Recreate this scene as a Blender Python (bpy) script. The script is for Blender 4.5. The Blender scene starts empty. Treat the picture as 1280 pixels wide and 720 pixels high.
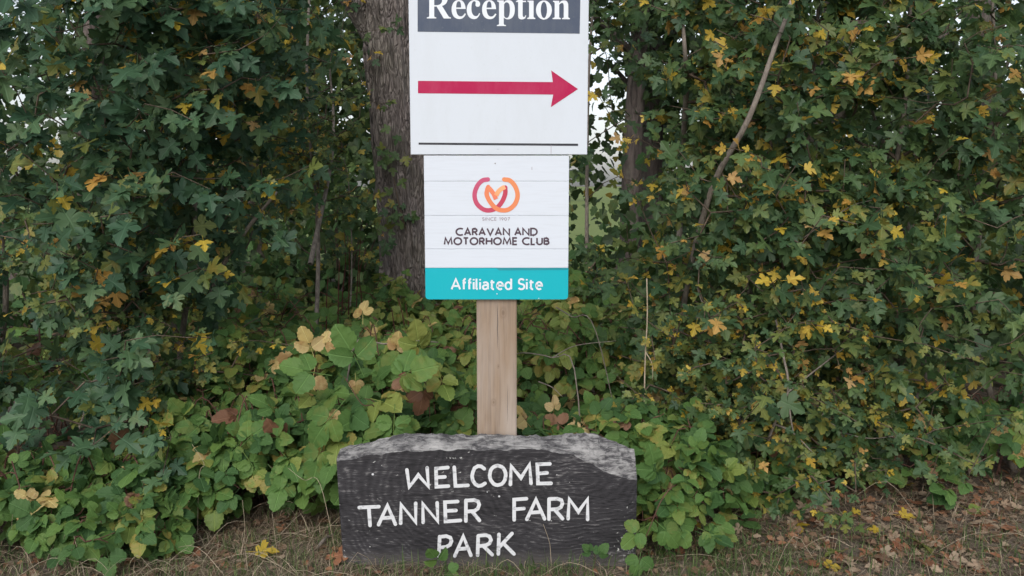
import bpy, math, random
import numpy as np
from mathutils import Vector, Matrix, noise as mnoise
from mathutils.geometry import tessellate_polygon

R = math.radians
rng = np.random.default_rng(7)
random.seed(7)
scene = bpy.context.scene
col = scene.collection

# ------------------------------------------------------------------ camera, sky, sun, exposure
CAM_Y, CAM_Z, PITCH, FPX = -2.63, 1.25, 7.0, 1045.0      # metres, degrees, focal length in photo pixels (1280 wide)
cam_data = bpy.data.cameras.new('camera')
cam = bpy.data.objects.new('camera', cam_data)
col.objects.link(cam)
cam.location = (0, CAM_Y, CAM_Z)
cam.rotation_euler = (R(90 - PITCH), 0, 0)
cam_data.sensor_width = 36
cam_data.lens = 36 * FPX / 1280
cam_data.clip_start = 0.05
cam_data.clip_end = 2000
scene.camera = cam

SUN_EL, SUN_AZ = 40.0, 192.0
world = bpy.data.worlds.new('World')
scene.world = world
world.use_nodes = True
wn, wl = world.node_tree.nodes, world.node_tree.links
wn.clear()
sky = wn.new('ShaderNodeTexSky')
sky.sky_type = 'NISHITA'
sky.sun_disc = False
sky.sun_elevation = R(SUN_EL)
sky.sun_rotation = R(SUN_AZ)
sky.dust_density = 2.5
sky.air_density = 1.0
hs = wn.new('ShaderNodeHueSaturation')
hs.inputs['Saturation'].default_value = 0.38            # an overcast, nearly colourless sky
bg = wn.new('ShaderNodeBackground')
bg.inputs['Strength'].default_value = 0.15
wo = wn.new('ShaderNodeOutputWorld')
wl.new(sky.outputs[0], hs.inputs['Color'])
wl.new(hs.outputs[0], bg.inputs[0])
wl.new(bg.outputs[0], wo.inputs[0])

sun_data = bpy.data.lights.new('sun', 'SUN')
sun_data.energy = 0.6
sun_data.angle = R(35)
sun_data.color = (1.0, 0.97, 0.93)
sun = bpy.data.objects.new('sun', sun_data)
col.objects.link(sun)
az = R(SUN_AZ)
sdir = Vector((math.sin(az) * math.cos(R(SUN_EL)), math.cos(az) * math.cos(R(SUN_EL)), math.sin(R(SUN_EL))))
sun.rotation_euler = (-sdir).to_track_quat('-Z', 'Y').to_euler()
sun.location = (0, -6, 12)

scene.view_settings.view_transform = 'Standard'
scene.view_settings.look = 'None'
scene.view_settings.gamma = 1
scene.view_settings.use_curve_mapping = False
scene.view_settings.exposure = 0.54
scene.render.engine = 'CYCLES'
scene.cycles.use_denoising = True
scene.cycles.max_bounces = 8
scene.cycles.diffuse_bounces = 4
scene.cycles.transmission_bounces = 4
scene.cycles.use_adaptive_sampling = False

_f = np.array([0, math.cos(R(PITCH)), -math.sin(R(PITCH))])
_u = np.array([0, math.sin(R(PITCH)), math.cos(R(PITCH))])
_r = np.array([1.0, 0, 0])
CAM = np.array([0, CAM_Y, CAM_Z])

def P(px, py, Y):
    """point at depth plane y = Y seen at photo pixel (px, py)"""
    d = _r * (px - 640) / FPX + _u * (360 - py) / FPX + _f
    return CAM + d * ((Y - CAM_Y) / d[1])

def proj(p):
    q = np.asarray(p, float) - CAM
    z = q @ _f
    return 640 + FPX * (q @ _r) / z, 360 - FPX * (q @ _u) / z, z

# ------------------------------------------------------------------ mesh and object helpers
def raw_mesh(name, v, tris, mats, mi=None, uv=None, smooth=True):
    v = np.asarray(v, np.float32).reshape(-1, 3)
    tris = np.asarray(tris, np.int32).reshape(-1, 3)
    me = bpy.data.meshes.new(name)
    me.vertices.add(len(v)); me.vertices.foreach_set('co', v.ravel())
    n = len(tris)
    me.loops.add(n * 3); me.loops.foreach_set('vertex_index', tris.ravel())
    me.polygons.add(n); me.polygons.foreach_set('loop_start', np.arange(0, n * 3, 3, dtype=np.int32))
    for m in mats: me.materials.append(m)
    if mi is not None: me.polygons.foreach_set('material_index', np.asarray(mi, np.int32))
    if uv is not None:
        l = me.uv_layers.new(name='uv')
        l.data.foreach_set('uv', np.asarray(uv, np.float32)[tris.ravel()].ravel())
    me.polygons.foreach_set('use_smooth', np.full(n, smooth))
    me.update(calc_edges=True)
    return me

def poly_mesh(name, v, f, mat, smooth=False):
    me = bpy.data.meshes.new(name)
    me.from_pydata([tuple(float(c) for c in p) for p in v], [], [tuple(int(i) for i in q) for q in f])
    if mat: me.materials.append(mat)
    if smooth: me.polygons.foreach_set('use_smooth', np.ones(len(me.polygons), bool))
    me.update()
    return me

def link(name, me, parent=None, base=None):
    o = bpy.data.objects.new(name, me)
    col.objects.link(o)
    if parent is not None:
        o.parent = parent
        if base is None: base = parent.get('_b', None)
        if base is not None: o.location = (-base[0], -base[1], -base[2])
    return o

def tag(o, label=None, cat=None, group=None, kind=None):
    if label: o['label'] = label
    if cat: o['category'] = cat
    if group: o['group'] = group
    if kind: o['kind'] = kind
    return o

BASES = {}
def thing(name, label, cat, loc, group=None):
    o = bpy.data.objects.new(name, None)
    col.objects.link(o)
    o.empty_display_size = 0.1
    o.location = [float(c) for c in loc]
    BASES[o.name] = np.array(loc, float)
    return tag(o, label, cat, group)

def part(name, me, parent):
    """a part whose mesh is given in world coordinates"""
    o = bpy.data.objects.new(name, me)
    col.objects.link(o)
    o.parent = parent
    b = BASES.get(parent.name)
    if b is not None: o.location = (-b[0], -b[1], -b[2])
    return o

def box_geo(x0, x1, y0, y1, z0, z1, b=0.0):
    """box with bevelled vertical and horizontal edges (chamfer b)"""
    if b <= 0:
        v = [(x, y, z) for x in (x0, x1) for y in (y0, y1) for z in (z0, z1)]
        f = [(0, 1, 3, 2), (4, 6, 7, 5), (0, 4, 5, 1), (2, 3, 7, 6), (0, 2, 6, 4), (1, 5, 7, 3)]
        return v, f
    v, f = [], []
    import itertools
    idx = {}
    for sx, sy, sz in itertools.product((0, 1), repeat=3):
        X, Y, Z = (x0, x1)[sx], (y0, y1)[sy], (z0, z1)[sz]
        ix, iy, iz = b if sx == 0 else -b, b if sy == 0 else -b, b if sz == 0 else -b
        for ax in range(3):
            idx[(sx, sy, sz, ax)] = len(v)
            v.append((X + (0 if ax == 0 else ix), Y + (0 if ax == 1 else iy), Z + (0 if ax == 2 else iz)))
    def q(*k):
        f.append(tuple(idx[a] for a in k))
    for s in (0, 1):
        q((s,0,0,0),(s,0,1,0),(s,1,1,0),(s,1,0,0))
        q((0,s,0,1),(1,s,0,1),(1,s,1,1),(0,s,1,1))
        q((0,0,s,2),(0,1,s,2),(1,1,s,2),(1,0,s,2))
    for a in (0, 1):
        for c in (0, 1):
            q((a,c,0,0),(a,c,1,0),(a,c,1,1),(a,c,0,1))
            q((a,0,c,0),(a,1,c,0),(a,1,c,2),(a,0,c,2))
            q((0,a,c,1),(1,a,c,1),(1,a,c,2),(0,a,c,2))
    for k in itertools.product((0, 1), repeat=3):
        q(k + (0,), k + (1,), k + (2,))
    return v, f

def fix_normals(me):
    import bmesh
    bm = bmesh.new(); bm.from_mesh(me)
    bmesh.ops.recalc_face_normals(bm, faces=bm.faces)
    bm.to_mesh(me); bm.free(); me.update()
    return me

def box_mesh(name, x0, x1, y0, y1, z0, z1, mat, b=0.0):
    return fix_normals(poly_mesh(name, *box_geo(x0, x1, y0, y1, z0, z1, b), mat))

def tubes(polys, sides=5, cap=True):
    """polys: list of (points Nx3, radii N) -> verts, tris"""
    V, T = [], []
    off = 0
    ang = np.linspace(0, 2 * np.pi, sides, endpoint=False)
    for pts, rad in polys:
        pts = np.asarray(pts, float); n = len(pts)
        rad = np.atleast_1d(np.asarray(rad, float)); rad = np.interp(np.linspace(0, 1, n), np.linspace(0, 1, len(rad)), rad)
        d = np.gradient(pts, axis=0)
        d /= np.linalg.norm(d, axis=1)[:, None] + 1e-9
        ref = np.array([0.31, 0.17, 0.93]) if abs(d[0][2]) < 0.8 else np.array([1.0, 0.1, 0.05])
        a = np.cross(d, ref); a /= np.linalg.norm(a, axis=1)[:, None] + 1e-9
        b = np.cross(d, a)
        ring = pts[:, None] + rad[:, None, None] * (a[:, None] * np.cos(ang)[None, :, None] + b[:, None] * np.sin(ang)[None, :, None])
        V.append(ring.reshape(-1, 3))
        i = np.arange(n - 1)[:, None] * sides; j = np.arange(sides)[None]; k = (j + 1) % sides
        A, B, C, D = (i + j), (i + k), (i + sides + k), (i + sides + j)
        t = np.concatenate([np.stack([A, B, C], -1).reshape(-1, 3), np.stack([A, C, D], -1).reshape(-1, 3)])
        T.append(t + off)
        if cap:
            e = off + (n - 1) * sides
            T.append(np.array([[e, e + q, e + q + 1] for q in range(1, sides - 1)]))
        off += n * sides
    return np.concatenate(V), np.concatenate(T)

def smooth_path(pts, n=12):
    pts = [np.asarray(p, float) for p in pts]
    if len(pts) == 2:
        return np.array([pts[0] + (pts[1] - pts[0]) * t for t in np.linspace(0, 1, n)])
    P_ = [2 * pts[0] - pts[1]] + pts + [2 * pts[-1] - pts[-2]]
    out = []
    seg = max(2, int(round(n / (len(pts) - 1))))
    for i in range(1, len(P_) - 2):
        for t in np.linspace(0, 1, seg, endpoint=False):
            a, b, c, d = P_[i - 1], P_[i], P_[i + 1], P_[i + 2]
            out.append(0.5 * (2 * b + (c - a) * t + (2 * a - 5 * b + 4 * c - d) * t * t + (3 * b - a - 3 * c + d) * t ** 3))
    out.append(pts[-1])
    return np.array(out)

# ------------------------------------------------------------------ materials
class NT:
    def __init__(s, name):
        s.m = bpy.data.materials.new(name); s.m.use_nodes = True
        s.n, s.l = s.m.node_tree.nodes, s.m.node_tree.links
        s.n.clear()
        s.out = s.n.new('ShaderNodeOutputMaterial')
    def add(s, t, **k):
        n = s.n.new('ShaderNode' + t)
        for a, b in k.items(): setattr(n, a, b)
        return n
    def put(s, sock, v):
        if hasattr(v, 'is_linked') or hasattr(v, 'links'): s.l.new(v, sock)
        else:
            if isinstance(v, tuple) and len(v) == 3 and sock.type == 'RGBA': v = v + (1,)
            sock.default_value = v
    def math(s, op, a, b=0.0, clamp=False):
        n = s.add('Math', operation=op, use_clamp=clamp); s.put(n.inputs[0], a); s.put(n.inputs[1], b)
        return n.outputs[0]
    def mix(s, f, a, b, mode='MIX'):
        n = s.add('Mix', data_type='RGBA', blend_type=mode)
        s.put(n.inputs[0], f); s.put(n.inputs[6], a); s.put(n.inputs[7], b)
        return n.outputs[2]
    def noise(s, vec=None, scale=5, detail=4, rough=0.55, dist=0.0):
        n = s.add('TexNoise'); s.put(n.inputs['Scale'], scale); s.put(n.inputs['Detail'], detail)
        s.put(n.inputs['Roughness'], rough); s.put(n.inputs['Distortion'], dist)
        if vec is not None: s.l.new(vec, n.inputs['Vector'])
        return n.outputs[0]
    def ramp(s, f, stops, interp='LINEAR'):
        n = s.add('ValToRGB'); n.color_ramp.interpolation = interp
        e = n.color_ramp.elements
        while len(e) < len(stops): e.new(0.5)
        for el, (p, c) in zip(e, stops):
            el.position = p; el.color = (c, c, c, 1) if not isinstance(c, tuple) else c + (1,)
        s.put(n.inputs[0], f)
        return n.outputs[0]
    def coord(s, kind='Object', scale=(1, 1, 1), loc=(0, 0, 0), rot=(0, 0, 0)):
        if kind == 'Position': c = s.add('NewGeometry').outputs['Position']
        else: c = s.add('TexCoord').outputs[kind]
        mp = s.add('Mapping'); s.l.new(c, mp.inputs[0])
        mp.inputs['Scale'].default_value = scale; mp.inputs['Location'].default_value = loc; mp.inputs['Rotation'].default_value = rot
        return mp.outputs[0]
    def pbr(s, color, rough=0.6, spec=0.4, bump=None, bstr=0.3, bdist=0.01):
        b = s.add('BsdfPrincipled')
        s.put(b.inputs['Base Color'], color); s.put(b.inputs['Roughness'], rough); s.put(b.inputs['Specular IOR Level'], spec)
        if bump is not None:
            bn = s.add('Bump'); bn.inputs['Strength'].default_value = bstr; bn.inputs['Distance'].default_value = bdist
            s.l.new(bump, bn.inputs['Height']); s.l.new(bn.outputs[0], b.inputs['Normal'])
        return b.outputs[0]
    def done(s, sh):
        s.l.new(sh, s.out.inputs[0]); return s.m

def leaf_mat(name, c0, c1, c2, spots=None, spot_amt=0.0, veins='mid', rough=0.5, trans=0.28, spec=0.35):
    t = NT(name)
    oi = t.add('ObjectInfo').outputs['Random']
    ri = t.add('NewGeometry').outputs['Random Per Island']
    rnd = t.math('FRACT', t.math('ADD', oi, ri))
    c = t.ramp(rnd, [(0.0, c0), (0.5, c1), (1.0, c2)])
    rnd2 = t.math('FRACT', t.math('MULTIPLY', rnd, 7.31))
    pos = t.coord('Position')
    n1 = t.noise(pos, 45, 4)
    c = t.mix(t.math('MULTIPLY', t.ramp(n1, [(0.35, 0.0), (0.75, 1.0)]), 0.35), c, tuple(x * 0.62 for x in c1))
    uvn = t.add('UVMap'); uvn.uv_map = 'uv'
    sep = t.add('SeparateXYZ'); t.l.new(uvn.outputs[0], sep.inputs[0])
    au = t.math('ABSOLUTE', sep.outputs[0])
    mid = t.ramp(au, [(0.012, 1.0), (0.035, 0.0)])
    h = mid
    if veins == 'pinnate':
        w = t.math('SUBTRACT', sep.outputs[1], t.math('MULTIPLY', au, 0.9))
        s_ = t.math('ABSOLUTE', t.math('SINE', t.math('MULTIPLY', w, 22.0)))
        side = t.ramp(s_, [(0.0, 1.0), (0.22, 0.0)])
        h = t.math('MAXIMUM', mid, t.math('MULTIPLY', side, 0.55))
    vc = t.mix(0.6 if veins == 'pinnate' else .45, c, tuple(min(1, x * 1.9 + 0.03) for x in c1))
    c = t.mix(t.math('MULTIPLY', h, 0.6), c, vc)
    if spots:
        n2 = t.noise(pos, 28, 5, 0.65)
        amt = t.math('ADD', n2, t.math('MULTIPLY', t.math('SUBTRACT', rnd2, 0.5), 0.35))
        c = t.mix(t.math('MULTIPLY', t.ramp(amt, [(0.56, 0.0), (0.68, 1.0)]), spot_amt), c, spots)
    hb = t.math('SUBTRACT', t.math('MULTIPLY', n1, 0.35), h)
    sh = t.pbr(c, rough, spec, hb, 0.6 if veins == 'pinnate' else .35, 0.004)
    tr = t.add('BsdfTranslucent'); t.l.new(t.mix(0.5, c, tuple(min(1, x * 1.5) for x in c2)), tr.inputs[0])
    m = t.add('MixShader'); m.inputs[0].default_value = trans
    t.l.new(sh, m.inputs[1]); t.l.new(tr.outputs[0], m.inputs[2])
    return t.done(m.outputs[0])

M = {}
M['maple_dark'] = leaf_mat('maple_dark_leaf', (.034, .077, .033), (.050, .103, .042), (.074, .130, .047), veins='mid')
M['maple_mid'] = leaf_mat('maple_mid_leaf', (.060, .116, .042), (.082, .142, .046), (.112, .168, .052), (.20, .17, .04), .25)
M['maple_light'] = leaf_mat('maple_light_leaf', (.12, .165, .048), (.165, .20, .050), (.22, .225, .050), (.35, .24, .05), .5)
M['maple_yellow'] = leaf_mat('maple_yellow_leaf', (.44, .33, .035), (.54, .39, .05), (.60, .44, .10), (.34, .17, .03), .5, trans=.35)
M['maple_orange'] = leaf_mat('maple_orange_leaf', (.46, .25, .045), (.52, .31, .08), (.50, .34, .16), (.26, .12, .03), .6, trans=.35)
M['cool_dark'] = leaf_mat('cool_maple_dark_leaf', (.030, .076, .040), (.045, .104, .054), (.066, .130, .062))
M['cool_mid'] = leaf_mat('cool_maple_mid_leaf', (.056, .122, .058), (.076, .150, .068), (.104, .175, .072), (.20, .17, .04), .2)
COOL = ['cool_dark', 'cool_mid', 'maple_light', 'maple_yellow', 'maple_orange']
MAPLE = ['maple_dark', 'maple_mid', 'maple_light', 'maple_yellow', 'maple_orange']
M['br_dark'] = leaf_mat('bramble_dark_leaf', (.046, .108, .036), (.062, .136, .042), (.084, .162, .046), veins='pinnate', rough=.6, spec=.25)
M['br_mid'] = leaf_mat('bramble_mid_leaf', (.078, .165, .046), (.100, .195, .050), (.135, .225, .052), (.24, .20, .05), .25, veins='pinnate', rough=.55, spec=.25)
M['br_light'] = leaf_mat('bramble_light_leaf', (.15, .23, .05), (.20, .26, .06), (.25, .28, .07), (.36, .25, .07), .6, veins='pinnate')
M['br_cream'] = leaf_mat('bramble_cream_leaf', (.55, .42, .15), (.60, .47, .20), (.62, .45, .24), (.36, .18, .07), .7, veins='pinnate', trans=.35)
M['br_brown'] = leaf_mat('bramble_brown_leaf', (.14, .062, .038), (.22, .11, .066), (.36, .22, .13), (.09, .04, .025), .7, veins='pinnate')
BRAM = ['br_dark', 'br_mid', 'br_light', 'br_cream', 'br_brown']
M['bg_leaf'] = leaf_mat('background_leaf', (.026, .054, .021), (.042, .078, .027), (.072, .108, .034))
M['bg_leaf_y'] = leaf_mat('background_turning_leaf', (.10, .13, .03), (.22, .19, .035), (.40, .28, .04))
M['far_leaf'] = leaf_mat('far_leaf', (.06, .10, .035), (.08, .13, .04), (.11, .16, .05))
M['litter'] = leaf_mat('litter_leaf', (.10, .065, .042), (.17, .10, .062), (.25, .16, .10), (.08, .04, .025), .6, trans=.1, rough=.75)
M['litter_pale'] = leaf_mat('litter_pale_leaf', (.26, .20, .14), (.34, .26, .18), (.36, .25, .17), (.16, .08, .045), .6, trans=.1, rough=.75)
M['litter_russet'] = leaf_mat('litter_russet_leaf', (.20, .085, .045), (.28, .125, .065), (.34, .18, .10), (.14, .05, .025), .6, trans=.1, rough=.7)

def bark_mat(name, c0, c1, scale=(1, 1, 1), bs=0.6, moss=None):
    t = NT(name)
    p = t.coord('Position', scale)
    n = t.noise(p, 22, 8, .7, .5)
    n2 = t.noise(t.coord('Position'), 2.2, 4)
    c = t.mix(t.ramp(n, [(.34, 0.0), (.62, 1.0)]), c0, c1)
    c = t.mix(t.math('MULTIPLY', t.ramp(n2, [(.42, 0.0), (.7, 1.0)]), .5), c, tuple(x * .55 for x in c1))
    if moss: c = t.mix(t.math('MULTIPLY', t.ramp(t.noise(t.coord('Position'), 6, 5), [(.52, 0.0), (.7, 1.0)]), .55), c, moss)
    return t.done(t.pbr(c, .85, .25, n, bs, .02))
def furrowed(name):
    t = NT(name)
    p = t.coord('Position', (1, 1, .22))
    wv = t.add('TexNoise'); t.l.new(p, wv.inputs['Vector']); wv.inputs['Scale'].default_value = 9
    ad = t.add('VectorMath', operation='MULTIPLY_ADD'); t.l.new(wv.outputs['Color'], ad.inputs[0]); ad.inputs[1].default_value = (.10, .10, .10); t.l.new(p, ad.inputs[2])
    vo = t.add('TexVoronoi', feature='DISTANCE_TO_EDGE'); t.l.new(ad.outputs[0], vo.inputs['Vector']); vo.inputs['Scale'].default_value = 48
    plate = t.ramp(vo.outputs['Distance'], [(.02, 0.0), (.22, 1.0)])
    n = t.noise(t.coord('Position', (1, 1, .45)), 60, 7, .7)
    big = t.noise(t.coord('Position'), 3.5, 4)
    c = t.mix(n, (.12, .102, .096), (.40, .345, .325))
    c = t.mix(t.math('MULTIPLY', t.ramp(big, [(.40, 0.0), (.62, 1.0)]), .45), c, (.19, .185, .14))
    c = t.mix(t.math('MULTIPLY', t.math('SUBTRACT', 1.0, plate), .42), c, (.075, .060, .056))
    h = t.math('ADD', plate, t.math('MULTIPLY', n, .5))
    return t.done(t.pbr(c, .9, .2, h, .8, .02))
M['bark_oak'] = furrowed('furrowed_trunk_bark')
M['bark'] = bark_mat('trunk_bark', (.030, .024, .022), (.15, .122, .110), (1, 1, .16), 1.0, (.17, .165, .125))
M['twig'] = bark_mat('twig_bark', (.060, .042, .032), (.150, .115, .085), (2, 2, 1), .3)
M['twig_grey'] = bark_mat('grey_twig_bark', (.12, .10, .085), (.30, .26, .22), (2, 2, 1), .3)
M['cane'] = bark_mat('bramble_cane_bark', (.070, .030, .026), (.16, .085, .06), (2, 2, 1), .3)
M['cane_red'] = bark_mat('red_stalk_bark', (.05, .014, .014), (.12, .035, .03), (2, 2, 1), .3)
M['straw'] = bark_mat('straw', (.30, .235, .16), (.50, .42, .31), (2, 2, 1), .2)

def plain(name, c, rough=.4, spec=.4, dirt=0.06, dirt_c=(.35, .36, .33)):
    t = NT(name)
    n = t.noise(t.coord('Position', (1, 1, .35)), 9, 6, .7)
    cc = t.mix(t.math('MULTIPLY', t.ramp(n, [(.45, 0.0), (.8, 1.0)]), dirt * 4), c, dirt_c)
    n2 = t.noise(t.coord('Position'), 120, 3)
    cc = t.mix(t.math('MULTIPLY', t.ramp(n2, [(.66, 0.0), (.74, 1.0)]), dirt * 3), cc, dirt_c)
    return t.done(t.pbr(cc, rough, spec))
M['sign_white'] = plain('sign_white', (.60, .645, .70), .5, .25, .035)
M['plank_white'] = None
M['slate'] = plain('slate_blue_print', (.066, .085, .128), .5, .2, .05)
M['crimson'] = plain('crimson_print', (.40, .006, .066), .5, .2, .04, (.62, .30, .38))
M['black_print'] = plain('black_print', (.018, .020, .028), .4, .4, .03)
M['plum'] = plain('plum_print', (.060, .032, .052), .4, .4, .02)
M['grey_print'] = plain('grey_print', (.32, .27, .31), .4, .4, .02)
M['teal'] = plain('teal_print', (.004, .40, .47), .5, .25, .02, (.1, .5, .55))
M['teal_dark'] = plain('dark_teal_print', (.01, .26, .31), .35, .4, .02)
M['print_white'] = plain('white_print', (.69, .73, .77), .35, .45, .02)
M['metal'] = plain('screw_metal', (.28, .28, .29), .45, .5, .1)

def plank_mat():
    t = NT('white_plank')
    n = t.noise(t.coord('Position', (.6, 1, 9)), 16, 7, .6, .6)
    c = t.mix(t.ramp(n, [(.45, 0.0), (.72, 1.0)]), (.625, .67, .735), (.595, .635, .695))
    return t.done(t.pbr(c, .5, .25))
M['plank_white'] = plank_mat()

def post_mat():
    t = NT('weathered_post_wood')
    p = t.coord('Position', (1, 1, .045))
    n = t.noise(p, 75, 6, .6, .5)
    n2 = t.noise(t.coord('Position', (1, 1, .09)), 16, 5, .6, 1.5)
    c = t.mix(n2, (.225, .158, .106), (.36, .275, .205))
    c = t.mix(t.math('MULTIPLY', t.ramp(n, [(.48, 0.0), (.66, 1.0)]), .72), c, (.17, .125, .095))
    c = t.mix(t.math('MULTIPLY', t.ramp(t.noise(t.coord('Position', (1, 1, .2)), 9, 4), [(.46, 0.0), (.66, 1.0)]), .7), c, (.40, .345, .30))
    # knots
    for (kx, kz, s) in KNOTS:
        q = t.add('Mapping'); t.l.new(t.add('NewGeometry').outputs['Position'], q.inputs[0])
        q.inputs['Location'].default_value = (-kx * s, 0, -kz * s * .6); q.inputs['Scale'].default_value = (s, 0, s * .6)
        ln = t.add('VectorMath', operation='LENGTH'); t.l.new(q.outputs[0], ln.inputs[0])
        d = t.math('ADD', ln.outputs['Value'], t.math('MULTIPLY', t.math('SUBTRACT', n2, .5), .5))
        c = t.mix(t.ramp(d, [(.2, .6), (.45, .1), (.62, .28), (1.0, 0.0)]), c, (.15, .10, .07))
    return t.done(t.pbr(c, .8, .25, n, .35, .003))
kn = [P(629, 391, .13), P(617, 503, .13), P(623, 458, .13)]
KNOTS = [(kn[0][0], kn[0][2], 65), (kn[1][0], kn[1][2], 90), (kn[2][0], kn[2][2], 160)]
M['post'] = post_mat()

def board_mats():
    t = NT('black_painted_timber')
    pos = t.coord('Position')
    # grain lines that swirl round a knot on the right
    k = P(722, 600, 0)
    vec = t.coord('Position', (1, 1, 1), (-k[0], 0, -k[2]))
    ln = t.add('VectorMath', operation='LENGTH')
    sc = t.add('VectorMath', operation='MULTIPLY'); t.l.new(vec, sc.inputs[0]); sc.inputs[1].default_value = (.75, 0, 1.5)
    t.l.new(sc.outputs[0], ln.inputs[0])
    warp = t.noise(pos, 3.5, 3)
    rings = t.math('SINE', t.math('MULTIPLY', t.math('ADD', ln.outputs['Value'], t.math('MULTIPLY', warp, .22)), 300.0))
    fine = t.noise(t.coord('Position', (.12, 1, 1), rot=(0, -.09, 0)), 110, 8, .72, 2.2)
    patch = t.noise(t.coord('Position', (.55, 1, 1)), 7, 6, .68)
    w = t.math('ADD', t.math('MULTIPLY', rings, .042), fine)
    wear = t.math('ADD', w, t.math('MULTIPLY', t.math('SUBTRACT', patch, .5), .62))
    c = t.mix(t.ramp(wear, [(.34, 0.0), (.60, 1.0)]), (.009, .0085, .0105), (.042, .040, .045))
    c = t.mix(t.ramp(wear, [(.585, 0.0), (.74, .9)]), c, (.27, .26, .255))
    ch = t.noise(t.coord('Position', (.8, 1, 1)), 55, 6, .7)
    pz = t.noise(pos, 4.2, 2)
    chip = t.ramp(t.math('ADD', ch, t.math('MULTIPLY', t.math('SUBTRACT', pz, .5), .5)), [(.665, 0.0), (.70, 1.0)])
    c = t.mix(chip, c, (.50, .50, .49))
    # bleached foot of the board
    sz = t.add('SeparateXYZ'); t.l.new(t.add('NewGeometry').outputs['Position'], sz.inputs[0])
    foot = t.ramp(t.math('ADD', sz.outputs[2], t.math('MULTIPLY', t.math('SUBTRACT', fine, .5), .12)), [(.0, .65), (.055, 0.0)])
    c = t.mix(foot, c, (.15, .135, .12))
    black = t.done(t.pbr(c, .62, .35, w, .5, .004))
    t = NT('bare_weathered_timber')
    a = t.noise(t.coord('Position', (.20, .6, 1), rot=(0, -.35, 0)), 95, 8, .75, .8)
    b = t.noise(t.coord('Position', (.5, 1, 1)), 22, 5, .65, .8)
    s = t.math('ADD', t.math('MULTIPLY', a, .62), t.math('MULTIPLY', b, .42))
    c = t.ramp(s, [(.38, (.030, .029, .034)), (.47, (.09, .087, .09)), (.54, (.24, .235, .232)), (.68, (.42, .41, .40))])
    grey = t.done(t.pbr(c, .85, .25, s, .8, .01))
    t = NT('worn_white_paint')
    n = t.noise(t.coord('Position', (.5, 1, 1)), 60, 6, .7)
    c = t.mix(t.ramp(n, [(.54, 0.0), (.68, .9)]), (.63, .64, .66), (.20, .20, .22))
    white = t.done(t.pbr(c, .55, .35, n, .3, .003))
    return black, grey, white
M['board'], M['bare'], M['letter_white'] = board_mats()

def ground_mat():
    t = NT('verge_earth')
    p = t.coord('Position')
    a = t.noise(p, 3, 6, .6); b = t.noise(p, 38, 6, .7); g = t.noise(p, 160, 3, .6)
    c = t.ramp(b, [(.3, (.035, .027, .020)), (.5, (.10, .075, .056)), (.7, (.19, .145, .11))])
    c = t.mix(t.math('MULTIPLY', t.ramp(a, [(.45, 0.0), (.62, 1.0)]), .55), c, (.20, .165, .14))
    c = t.mix(t.math('MULTIPLY', t.ramp(g, [(.55, 0.0), (.7, 1.0)]), .5), c, (.32, .26, .20))
    return t.done(t.pbr(c, .9, .2, b, .7, .02))
M['ground'] = ground_mat()
def field_mat():
    t = NT('meadow_grass')
    p = t.coord('Position')
    a = t.noise(p, .25, 5); b = t.noise(p, 9, 6, .7)
    c = t.mix(b, (.085, .14, .035), (.17, .23, .07)); c = t.mix(t.math('MULTIPLY', a, .5), c, (.24, .25, .10))
    return t.done(t.pbr(c, .9, .2, b, .6, .05))
M['field'] = field_mat()
def grass_mat(name, a, b):
    t = NT(name)
    r = t.add('NewGeometry').outputs['Random Per Island']
    c = t.ramp(r, [(0.0, a), (1.0, b)])
    sh = t.pbr(c, .6, .3)
    tr = t.add('BsdfTranslucent'); t.l.new(c, tr.inputs[0])
    m = t.add('MixShader'); m.inputs[0].default_value = .3
    t.l.new(sh, m.inputs[1]); t.l.new(tr.outputs[0], m.inputs[2])
    return t.done(m.outputs[0])
M['grass'] = grass_mat('green_grass', (.05, .10, .03), (.15, .20, .07))
M['dry'] = grass_mat('dry_grass_straw', (.20, .15, .10), (.46, .38, .27))

# ------------------------------------------------------------------ ground
def axis(lo, hi, fine_lo, fine_hi, step):
    a = list(np.arange(fine_lo, fine_hi + 1e-6, step))
    d, x = step, fine_lo
    while x > lo: d *= 1.35; x -= d; a.insert(0, x)
    d, x = step, fine_hi
    while x < hi: d *= 1.35; x += d; a.append(x)
    return np.array(a)
def ground_z(x, y):
    f = max(0.0, min(1.0, (9 - abs(y)) / 3)) * max(0.0, min(1.0, (8 - abs(x)) / 3))
    z = .035 * mnoise.noise(Vector((x * .9, y * .9, 1.7))) + .012 * mnoise.noise(Vector((x * 5, y * 5, 4.2)))
    return z * f * (0.5 if abs(y) < .15 and abs(x) < .7 else 1.0)
gx = axis(-500, 500, -3.2, 3.2, .07); gy = axis(-60, 900, -1.6, 3.0, .07)
gv = [(x, y, ground_z(x, y)) for y in gy for x in gx]
nx = len(gx)
gf = [(j * nx + i, j * nx + i + 1, (j + 1) * nx + i + 1, (j + 1) * nx + i) for j in range(len(gy) - 1) for i in range(nx - 1)]
g = link('ground', poly_mesh('ground', gv, gf, M['ground'], True)); tag(g, kind='structure')
fld = link('field', poly_mesh('field', [(-400, 10.5, .006), (400, 10.5, .006), (400, 800, .006), (-400, 800, .006)], [(0, 1, 2, 3)], M['field']))
tag(fld, kind='structure')

# ------------------------------------------------------------------ lettering
def arc(cx, cy, rx, ry, a0, a1, n=14):
    return [(cx + rx * math.cos(R(a)), cy + ry * math.sin(R(a))) for a in np.linspace(a0, a1, n)]

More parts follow.
